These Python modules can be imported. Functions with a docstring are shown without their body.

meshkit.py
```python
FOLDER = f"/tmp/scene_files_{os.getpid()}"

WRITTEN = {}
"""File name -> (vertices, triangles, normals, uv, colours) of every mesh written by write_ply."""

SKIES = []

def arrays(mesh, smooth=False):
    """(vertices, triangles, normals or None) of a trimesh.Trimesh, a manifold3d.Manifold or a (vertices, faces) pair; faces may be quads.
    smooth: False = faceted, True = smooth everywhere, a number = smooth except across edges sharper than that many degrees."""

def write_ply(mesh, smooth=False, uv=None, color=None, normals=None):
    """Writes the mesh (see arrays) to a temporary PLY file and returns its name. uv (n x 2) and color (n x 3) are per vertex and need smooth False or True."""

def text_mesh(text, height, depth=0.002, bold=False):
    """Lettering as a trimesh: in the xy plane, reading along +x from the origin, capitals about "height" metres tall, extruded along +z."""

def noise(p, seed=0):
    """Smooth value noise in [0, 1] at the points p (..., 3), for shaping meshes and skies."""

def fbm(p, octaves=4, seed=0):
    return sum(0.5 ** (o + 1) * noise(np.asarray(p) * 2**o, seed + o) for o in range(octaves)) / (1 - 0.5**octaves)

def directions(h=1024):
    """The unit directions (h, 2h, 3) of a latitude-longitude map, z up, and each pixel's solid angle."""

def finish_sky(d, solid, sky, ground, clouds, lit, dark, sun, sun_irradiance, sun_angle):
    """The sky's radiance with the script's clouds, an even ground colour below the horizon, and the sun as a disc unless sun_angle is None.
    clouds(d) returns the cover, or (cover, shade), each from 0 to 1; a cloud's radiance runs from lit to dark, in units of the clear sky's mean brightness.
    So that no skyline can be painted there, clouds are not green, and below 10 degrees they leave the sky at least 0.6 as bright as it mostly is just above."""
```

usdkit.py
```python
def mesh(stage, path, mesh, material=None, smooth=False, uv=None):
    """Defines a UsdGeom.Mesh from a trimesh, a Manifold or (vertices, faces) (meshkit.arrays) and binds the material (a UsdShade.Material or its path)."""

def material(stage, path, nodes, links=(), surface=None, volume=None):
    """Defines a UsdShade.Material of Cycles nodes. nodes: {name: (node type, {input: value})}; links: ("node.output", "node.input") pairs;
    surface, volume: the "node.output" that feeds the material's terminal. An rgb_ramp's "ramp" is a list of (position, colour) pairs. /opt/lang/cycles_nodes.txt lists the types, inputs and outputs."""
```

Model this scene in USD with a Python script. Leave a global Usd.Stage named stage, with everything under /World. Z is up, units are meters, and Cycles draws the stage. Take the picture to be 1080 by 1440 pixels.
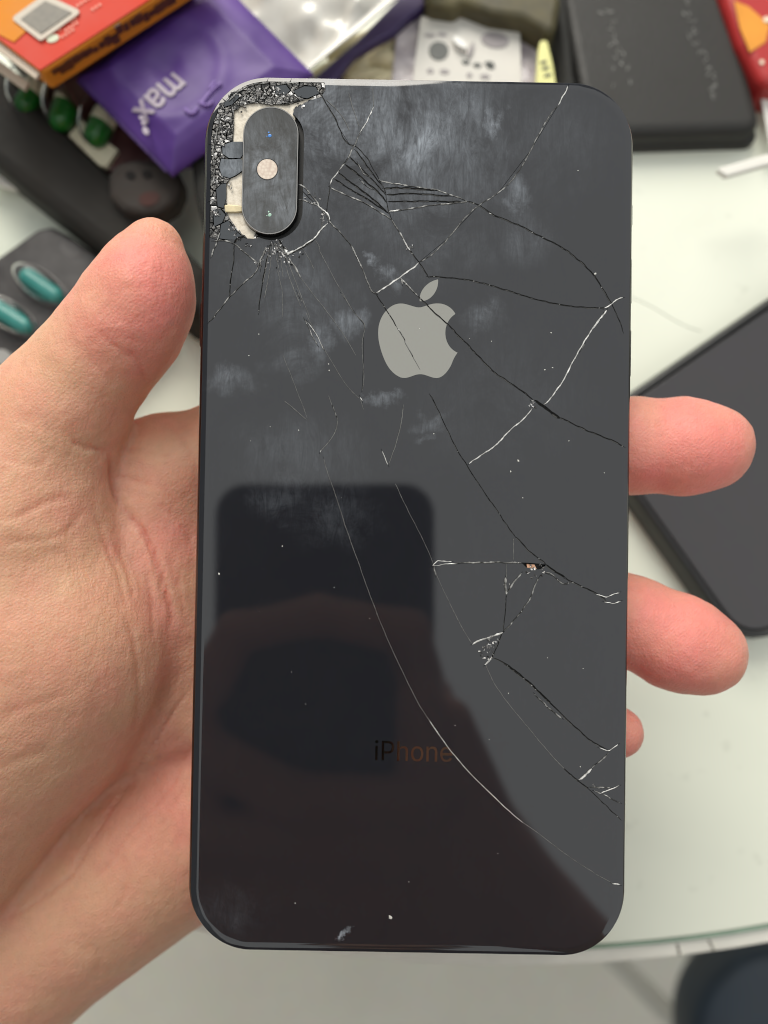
import math, random
import numpy as np, trimesh, shapely
from shapely.geometry import Polygon, LineString, Point, MultiPolygon, box as sbox
from shapely.ops import unary_union
from scipy.spatial import Voronoi, cKDTree
import usdkit, meshkit
from pxr import Usd, UsdGeom, UsdLux, UsdShade, Gf, Sdf, Vt

random.seed(7)
rng = np.random.default_rng(7)
stage = Usd.Stage.CreateInMemory()
UsdGeom.SetStageUpAxis(stage, UsdGeom.Tokens.z)
UsdGeom.SetStageMetersPerUnit(stage, 1.0)
UsdGeom.Xform.Define(stage, '/World')
UsdGeom.Scope.Define(stage, '/World/Looks')

# ---------------------------------------------------------------- camera
FPX = 1083.0                      # focal length in photograph pixels (1080 wide)
CAM = np.array([0.0, 0.0, 0.215])
TILT = math.radians(5.0)
CR = np.array([1.0, 0, 0]); CU = np.array([0, math.cos(TILT), math.sin(TILT)]); CB = np.array([0, -math.sin(TILT), math.cos(TILT)])
CM = np.stack([CR, CU, CB], 1)    # camera axes as columns
cam = UsdGeom.Camera.Define(stage, '/World/camera')
m = np.eye(4); m[:3, :3] = CM; m[:3, 3] = CAM
UsdGeom.Xformable(cam).AddTransformOp().Set(Gf.Matrix4d(*m.T.ravel().tolist()))
cam.CreateHorizontalApertureAttr(36.0); cam.CreateVerticalApertureAttr(48.0)
cam.CreateFocalLengthAttr(36.0 * FPX / 1080)
cam.CreateFStopAttr(11.5); cam.CreateFocusDistanceAttr(0.1365)
cam.CreateClippingRangeAttr(Gf.Vec2f(0.005, 50.0))
cam.CreateExposureAttr(0.36)

# ---------------------------------------------------------------- lamps
def rect_light(name, centre, target, w, h, radiance, color):
    l = UsdLux.RectLight.Define(stage, '/World/' + name)
    c, t = np.array(centre, float), np.array(target, float)
    z = c - t; z /= np.linalg.norm(z)
    x = np.cross([0, 1, 0.01], z); x /= np.linalg.norm(x); y = np.cross(z, x)
    mm = np.eye(4); mm[:3, 0] = x; mm[:3, 1] = y; mm[:3, 2] = z; mm[:3, 3] = c
    UsdGeom.Xformable(l).AddTransformOp().Set(Gf.Matrix4d(*mm.T.ravel().tolist()))
    l.CreateWidthAttr(w); l.CreateHeightAttr(h); l.CreateIntensityAttr(radiance); l.CreateColorAttr(Gf.Vec3f(*color))
    return l
rect_light('ceiling_panel', (0.30, -0.45, 1.40), (0.30, -0.45, 0), 2.0, 3.84, 0.76, (0.975, 0.985, 0.97))
rect_light('ceiling_lamp', (-0.32, 1.30, 1.02), (0, 0, 0.05), 0.95, 0.90, 8.8, (1.0, 0.945, 0.85))
dome = UsdLux.DomeLight.Define(stage, '/World/room_light')

# ---------------------------------------------------------------- helpers
def lin(r, g, b):
    c = np.array([r, g, b], float) / 255
    return tuple(np.where(c <= 0.04045, c / 12.92, ((c + 0.055) / 1.055) ** 2.4))
LOOKS = {}
def material(name, nodes, links=(), surface='p.BSDF'):
    LOOKS[name] = usdkit.material(stage, '/World/Looks/' + name, nodes, links, surface=surface)
    return LOOKS[name]
def plain(name, color, rough=0.5, metallic=0.0, vary=0.0, scale=60.0, bump=0.0, bscale=400.0, spec=1.5, **more):
    """A principled surface whose colour and roughness wander a little."""
    n = {'tc': ('texture_coordinate', {}), 'p': ('principled_bsdf', {'base_color': color, 'roughness': rough, 'metallic': metallic, 'ior': spec, **more})}
    k = []
    if vary:
        n['no'] = ('noise_texture', {'scale': scale, 'detail': 5.0, 'roughness': 0.6})
        lo, hi = [max(0.0, c * (1 - vary)) for c in color], [min(1.0, c * (1 + vary)) for c in color]
        n['ra'] = ('rgb_ramp', {'ramp': [(0.3, lo), (0.7, hi)]})
        n['rr'] = ('map_range', {'from_min': 0.3, 'from_max': 0.7, 'to_min': rough * 0.8, 'to_max': min(1, rough * 1.2)})
        k += [('tc.object', 'no.vector'), ('no.fac', 'ra.fac'), ('ra.color', 'p.base_color'), ('no.fac', 'rr.value'), ('rr.result', 'p.roughness')]
    if bump:
        n['bn'] = ('noise_texture', {'scale': bscale, 'detail': 4.0})
        n['bu'] = ('bump', {'strength': bump, 'distance': 0.0004})
        k += [('tc.object', 'bn.vector'), ('bn.fac', 'bu.height'), ('bu.normal', 'p.normal')]
    return material(name, n, k)

_used = {}
def numbered(path):
    n = _used.get(path, 0); _used[path] = n + 1
    return path if n == 0 else f'{path}_{n:03d}'
INV = {}
def tag(prim, label=None, category=None, group=None, kind=None):
    for k, v in (('label', label), ('category', category), ('group', group), ('kind', kind)):
        if v: prim.SetCustomDataByKey(k, v)
    return prim
def thing(name, label=None, category=None, M=None, loc=None, group=None, kind=None):
    path = numbered('/World/' + name)
    x = UsdGeom.Xform.Define(stage, path)
    if M is None:
        M = np.eye(4)
        if loc is not None: M[:3, 3] = loc
    x.AddTransformOp().Set(Gf.Matrix4d(*np.asarray(M).T.ravel().tolist()))
    INV[path] = np.linalg.inv(M)
    tag(x.GetPrim(), label, category, group, kind)
    return path
def put(parent, name, mesh, mat, smooth=False, local=False, normals=None, tint=None, label=None, kind=None):
    """One Mesh prim; vertices in world metres (or in the thing's own frame with local=True)."""
    path = numbered((parent or '/World') + '/' + name)
    if normals is not None or tint is not None:
        if isinstance(mesh, trimesh.Trimesh): v, f = np.array(mesh.vertices), np.array(mesh.faces)
        else: v, f = np.asarray(mesh[0], float), np.asarray(mesh[1], int)
        if f.shape[1] == 4: f = np.vstack([f[:, [0, 1, 2]], f[:, [0, 2, 3]]])
    else:
        v, f, normals = meshkit.arrays(mesh, smooth)
    root = parent
    while root and root not in INV: root = root.rpartition('/')[0]
    if root and not local:
        T = INV[root]; v = v @ T[:3, :3].T + T[:3, 3]
        if normals is not None: normals = np.asarray(normals) @ T[:3, :3].T
    g = usdkit.mesh(stage, path, (v, f), mat)
    if normals is not None:
        g.CreateNormalsAttr(Vt.Vec3fArray.FromNumpy(np.asarray(normals, np.float32))); g.SetNormalsInterpolation('vertex')
    if tint is not None:
        UsdGeom.PrimvarsAPI(g).CreatePrimvar('tint', Sdf.ValueTypeNames.Color3fArray, 'vertex').Set(Vt.Vec3fArray.FromNumpy(np.asarray(tint, np.float32)))
    tag(g.GetPrim(), label=label, kind=kind)
    return path
def cam_point(u, v, depth_mm):
    """A point (world metres) that lies depth_mm from the camera, where the photograph shows pixel (u, v)."""
    p = np.array([(u - 540) / FPX * depth_mm, (720 - v) / FPX * depth_mm, -depth_mm]) / 1000
    return CAM + CM @ p
def on_level(u, v, h):
    d = CM @ np.array([(u - 540) / FPX, (720 - v) / FPX, -1.0])
    return CAM + d * ((h - CAM[2]) / d[2])
def flat(pts, h): return np.array([on_level(u, v, h)[:2] for u, v in pts])
def extrude(poly, z0, z1):
    if isinstance(poly, MultiPolygon):
        return trimesh.util.concatenate([extrude(g, z0, z1) for g in poly.geoms])
    t = trimesh.creation.extrude_polygon(poly, z1 - z0, engine='earcut'); t.apply_translation([0, 0, z0]); return t
def rounded_slab(poly, z0, z1, b=0.001, steps=3):
    """A slab whose upper edge is rounded in a few rings (the outline is offset inwards)."""
    rings = [(0.0, z0), (0.0, z1 - b)] + [(b * (1 - math.cos(a)), z1 - b + b * math.sin(a)) for a in np.linspace(0, math.pi / 2, steps + 1)[1:]]
    n = 160
    vs = []
    sm = poly.buffer(-b * 1.3).buffer(b * 1.3, quad_segs=6)
    if sm.geom_type != 'Polygon' or sm.is_empty: sm = poly
    base = sm.exterior
    pts = np.array([base.interpolate(t, normalized=True).coords[0] for t in np.linspace(0, 1, n, endpoint=False)])
    nxt, prv = np.roll(pts, -1, 0), np.roll(pts, 1, 0)
    t = nxt - prv; t /= np.linalg.norm(t, axis=1, keepdims=True) + 1e-12
    nrm = np.stack([t[:, 1], -t[:, 0]], 1) * (1 if base.is_ccw else -1)
    for o, z in rings: vs.append(np.column_stack([pts - nrm * o, np.full(n, z)]))
    V = np.vstack(vs); F = []
    for k in range(len(rings) - 1):
        for i in range(n):
            j = (i + 1) % n; F += [[k * n + i, k * n + j, (k + 1) * n + j], [k * n + i, (k + 1) * n + j, (k + 1) * n + i]]
    F = np.array(F)
    if not base.is_ccw: F = F[:, ::-1]
    for q, z, up in ((Polygon(vs[-1][:, :2]).buffer(0), z1, 1), (Polygon(vs[0][:, :2]).buffer(0), z0, -1)):
        for g in getattr(q, 'geoms', [q]):
            v2, f2 = trimesh.creation.triangulate_polygon(g, engine='earcut'); v2 = np.asarray(v2)[:, :2]; f2 = np.asarray(f2); a3 = v2[f2]
            s = np.cross(a3[:, 1] - a3[:, 0], a3[:, 2] - a3[:, 0]); f2 = np.where((s * up < 0)[:, None], f2[:, ::-1], f2)
            F = np.vstack([F, f2 + len(V)]); V = np.vstack([V, np.column_stack([v2, np.full(len(v2), z)])])
    return trimesh.Trimesh(V, F, process=False)
def sheet(quad, h, nu, nv, zfun, thick=0.0006):
    """A closed thin sheet over a pixel quad on level h, raised by zfun(s, t) metres."""
    P = flat(quad, h)
    s, t = np.meshgrid(np.linspace(0, 1, nu), np.linspace(0, 1, nv), indexing='ij')
    xy = ((1 - s) * (1 - t))[..., None] * P[0] + (s * (1 - t))[..., None] * P[1] + (s * t)[..., None] * P[2] + ((1 - s) * t)[..., None] * P[3]
    z = h + zfun(s, t, xy)
    a = np.dstack([xy, z]).reshape(-1, 3); b = a - [0, 0, thick]
    I = np.arange(nu * nv).reshape(nu, nv)
    q = np.stack([I[:-1, :-1], I[1:, :-1], I[1:, 1:], I[:-1, 1:]], -1).reshape(-1, 4)
    if np.cross(P[1] - P[0], P[3] - P[0]) < 0: q = q[:, ::-1]
    ring = np.concatenate([I[:-1, 0], I[-1, :-1], I[:0:-1, -1], I[0, :0:-1]])
    if np.cross(P[1] - P[0], P[3] - P[0]) < 0: ring = ring[::-1]
    nx = np.roll(ring, -1); N = nu * nv
    side = np.stack([ring + N, nx + N, nx, ring], 1)
    return np.vstack([a, b]), np.vstack([q, q[:, ::-1] + N, side])
def tube(points, r, sides=10, closed=False):
    p = np.asarray(points, float); n = len(p)
    t = (np.roll(p, -1, 0) - np.roll(p, 1, 0)) if closed else np.gradient(p, axis=0)
    t /= np.linalg.norm(t, axis=1, keepdims=True) + 1e-12
    up = np.array([0, 0, 1.0]); a = np.cross(t, up); a /= np.linalg.norm(a, axis=1, keepdims=True) + 1e-9; b = np.cross(a, t)
    ang = np.arange(sides) * 2 * np.pi / sides
    r = np.broadcast_to(r, (n,))
    v = p[:, None] + r[:, None, None] * (np.cos(ang)[None, :, None] * a[:, None] + np.sin(ang)[None, :, None] * b[:, None])
    F = []
    for i in range(n if closed else n - 1):
        for k in range(sides):
            j, l = (i + 1) % n, (k + 1) % sides
            F.append([i * sides + k, i * sides + l, j * sides + l, j * sides + k])
    V = v.reshape(-1, 3); F = np.array(F)
    F = np.vstack([F[:, [0, 1, 2]], F[:, [0, 2, 3]]])
    if not closed:
        c = len(V); V = np.vstack([V, p[0], p[-1]]); e = (n - 1) * sides
        F = np.vstack([F, [[(k + 1) % sides, k, c] for k in range(sides)], [[e + k, e + (k + 1) % sides, c + 1] for k in range(sides)]])
    t = trimesh.Trimesh(V, F, process=False); t.fix_normals(); return t
def smooth_path(pts, n=40):
    from scipy.interpolate import splprep, splev
    p = np.asarray(pts, float); k = min(3, len(p) - 1)
    tck, _ = splprep(p.T, s=0, k=k); return np.array(splev(np.linspace(0, 1, n), tck)).T
def text_on(text, height, origin, along, up, normal, depth=0.0002, bold=False):
    """Lettering placed in world space: reading direction "along", capitals rising towards "up"."""
    t = meshkit.text_mesh(text, height, depth, bold)
    M = np.eye(4); M[:3, 0], M[:3, 1], M[:3, 2], M[:3, 3] = along, up, normal, origin
    t.apply_transform(M); return t

# room light: an even, dim surround (walls far off)
usdkit.material(stage, '/World/Looks/room_light', {'b': ('background_shader', {'color': (0.95, 1.0, 0.97), 'strength': 0.17})}, surface='b.background')
UsdShade.MaterialBindingAPI.Apply(dome.GetPrim()).Bind(UsdShade.Material.Get(stage, '/World/Looks/room_light'))

# ---------------------------------------------------------------- floor and table
material('floor_look', {'tc': ('texture_coordinate', {}), 'n': ('noise_texture', {'scale': 2.2, 'detail': 6.0, 'roughness': 0.65}), 'n2': ('noise_texture', {'scale': 60.0, 'detail': 3.0}),
    'r': ('rgb_ramp', {'ramp': [(0.3, (0.70, 0.66, 0.56)), (0.7, (0.82, 0.78, 0.68))]}), 'mx': ('mix', {'mix_type': 'multiply', 'fac': 0.12}), 'p': ('principled_bsdf', {'roughness': 0.45})},
    [('tc.object', 'n.vector'), ('tc.object', 'n2.vector'), ('n.fac', 'r.fac'), ('r.color', 'mx.color1'), ('n2.color', 'mx.color2'), ('mx.color', 'p.base_color')])
fl = trimesh.creation.box([6, 6, 0.05]); fl.apply_translation([0, 0, -0.775])
tag(stage.GetPrimAtPath(put(None, 'floor', fl, LOOKS['floor_look'])), 'pale beige concrete floor far below the table edge', kind='structure')

material('table_glass', {'tc': ('texture_coordinate', {}), 'n': ('noise_texture', {'scale': 9.0, 'detail': 5.0}), 'n2': ('noise_texture', {'scale': 140.0, 'detail': 4.0}),
    'r': ('rgb_ramp', {'ramp': [(0.3, (0.715, 0.76, 0.645)), (0.7, (0.78, 0.81, 0.705))]}), 'r2': ('rgb_ramp', {'ramp': [(0.25, (0.72, 0.72, 0.70)), (0.36, (1, 1, 1))]}), 'mx': ('mix', {'mix_type': 'multiply', 'fac': 0.5}),
    'rr': ('map_range', {'from_min': 0.3, 'from_max': 0.7, 'to_min': 0.10, 'to_max': 0.28}), 'p': ('principled_bsdf', {'roughness': 0.15, 'ior': 1.5})},
    [('tc.object', 'n.vector'), ('tc.object', 'n2.vector'), ('n.fac', 'r.fac'), ('r.color', 'mx.color1'), ('n2.fac', 'r2.fac'), ('r2.color', 'mx.color2'), ('mx.color', 'p.base_color'), ('n.fac', 'rr.value'), ('rr.result', 'p.roughness')])
plain('glass_edge', (0.20, 0.30, 0.22), 0.12, vary=0.25, scale=90)
plain('glass_rim', (0.66, 0.72, 0.65), 0.2, vary=0.08, scale=40)
plain('table_board', (0.76, 0.75, 0.68), 0.45, vary=0.08, scale=50, bump=0.1)
plain('grime', (0.30, 0.29, 0.25), 0.7, vary=0.4, scale=300)
plain('white_steel', (0.7, 0.7, 0.68), 0.35)
edge = [on_level(u, v, 0.0)[:2] for u, v in ((700, 1343), (840, 1333.5), (960, 1322), (1080, 1305))]
EC = np.array([edge[0][0] + 0.004, edge[0][1] + 0.40]); TR = float(np.mean([np.linalg.norm(e - EC) for e in edge]))
table = thing('glass_table', 'round white table with a pale green glass top under the hand', 'table', loc=(*EC, -0.75))
def disc(r, z0, z1, b=0.0006, n=256):
    prof = np.array([[0, z0], [r, z0], [r, z1 - b], [r - b * .3, z1 - b * .3], [r - b, z1], [0, z1]])
    t = trimesh.creation.revolve(prof, sections=n); t.apply_translation([*EC, 0]); return t
put(table, 'glass_top', disc(TR - 0.0012, -0.0017, 0.0, 0.0004), LOOKS['table_glass'], smooth=30)
gr = trimesh.creation.annulus(TR - 0.0010, TR, 0.0014, sections=256); gr.apply_translation([*EC, -0.0010])
put(table, 'glass_edge', gr, LOOKS['glass_edge'], smooth=30)
put(table, 'board', disc(TR + 0.0048, -0.024, -0.0019, 0.001), LOOKS['table_board'], smooth=30)
leg = trimesh.creation.cylinder(0.035, 0.72, sections=32); leg.apply_translation([*EC, -0.385]); put(table, 'pedestal', leg, LOOKS['white_steel'], smooth=30)
ft = trimesh.creation.cylinder(0.24, 0.02, sections=64); ft.apply_translation([*EC, -0.74]); put(table, 'foot_plate', ft, LOOKS['white_steel'], smooth=30)
for u, v in ((955, 1320), (1001, 1314)):
    p = on_level(u, v, 0)[:2]; d = p - EC; d /= np.linalg.norm(d); q = EC + d * (TR + 0.0028)
    s = trimesh.creation.box([0.0007, 0.0030, 0.0002]); s.apply_transform(trimesh.transformations.rotation_matrix(math.atan2(d[1], d[0]) - math.pi / 2 + rng.uniform(-.4, .4), [0, 0, 1])); s.apply_translation([*q, -0.0018])
    put(table, 'grime_mark', s, LOOKS['grime'])
plain('scratch', (0.60, 0.64, 0.56), 0.6)
for pts in ([(888, 418), (925, 436), (960, 456), (985, 465)],):
    a = smooth_path([on_level(u, v, 0.0) for u, v in pts], 14); put(table, 'scratch', tube(a, 0.00018, 5), LOOKS['scratch'])

# stool below the table's edge
plain('navy_vinyl', lin(38, 52, 66), 0.45, vary=0.2, scale=30, bump=0.2, bscale=200)
sc = on_level(1108, 1474, -0.30)
stool = thing('round_stool', 'dark blue round stool seat below the table edge', 'stool', loc=(sc[0], sc[1], -0.75))
prof = [[0, -0.36]] + [[0.052 + 0.010 * math.sin(a), -0.345 + 0.03 * (1 - math.cos(a)) * 0.75] for a in np.linspace(0, math.pi, 14)] + [[0.04, -0.297], [0, -0.296]]
st = trimesh.creation.revolve(np.array(prof), sections=72); st.apply_translation([sc[0], sc[1], 0]); put(stool, 'seat', st, LOOKS['navy_vinyl'], smooth=True)
for k in range(4):
    a = k * math.pi / 2 + 0.6
    put(stool, 'leg', tube([[sc[0] + 0.045 * math.cos(a), sc[1] + 0.045 * math.sin(a), -0.35], [sc[0] + 0.10 * math.cos(a), sc[1] + 0.10 * math.sin(a), -0.75]], 0.008, 12), LOOKS['white_steel'], smooth=30)

# ---------------------------------------------------------------- the cracked phone
def rot(ax, deg): return trimesh.transformations.rotation_matrix(math.radians(deg), ax)
PC = np.array([40 / FPX * 139.1, 0.0, -139.1]) / 1000
MP = np.eye(4); MP[:3, :3] = CM @ (rot([0, 0, 1], -1.0) @ rot([1, 0, 0], -1.1))[:3, :3]; MP[:3, 3] = CAM + CM @ PC
phone = thing('cracked_phone', 'dark grey phone held back side up, its glass back badly cracked', 'phone', M=MP)
ZG = 3.85                                    # mm, level of the flat back glass in the phone's frame
MPI = np.linalg.inv(MP)
def onphone(pts, z=ZG):
    """Photograph pixels -> phone plane (mm), along the camera ray at build time."""
    out = []
    o = (MPI[:3, :3] @ CAM + MPI[:3, 3]) * 1000
    for u, v in np.atleast_2d(np.asarray(pts, float)):
        d = MPI[:3, :3] @ (CM @ np.array([(u - 540) / FPX, (720 - v) / FPX, -1.0]))
        out.append((o + d * (z - o[2]) / d[2])[:2])
    return np.array(out)
HW, HH, RC = 38.7, 77.75, 11.7
INS = 1.05
def rr_poly(inset, n=24):
    hx, hy, r = HW - inset, HH - inset, max(RC - inset, 0.5)
    p = []
    for cx, cy, a0 in ((hx - r, hy - r, 0), (-hx + r, hy - r, 90), (-hx + r, -hy + r, 180), (hx - r, -hy + r, 270)):
        p += [(cx + r * math.cos(math.radians(a0 + t)), cy + r * math.sin(math.radians(a0 + t))) for t in np.linspace(0, 90, n)]
    return np.array(p)
def inside_depth(p):
    q = np.abs(p) - [HW - INS, HH - INS] + (RC - INS)
    return -(np.linalg.norm(np.maximum(q, 0), axis=-1) + np.minimum(q.max(-1), 0) - (RC - INS))
WE, DROP, PW = 1.45, 0.20, 1.6
def glass_z(p):
    t = np.clip(1 - inside_depth(p) / WE, 0, 1)
    return ZG - DROP * t ** PW
def glass_n(p):
    e = 1e-3
    gx = (glass_z(p + [e, 0]) - glass_z(p - [e, 0])) / (2 * e); gy = (glass_z(p + [0, e]) - glass_z(p - [0, e])) / (2 * e)
    n = np.stack([-gx, -gy, np.ones_like(gx)], -1); return n / np.linalg.norm(n, axis=-1, keepdims=True)

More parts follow.
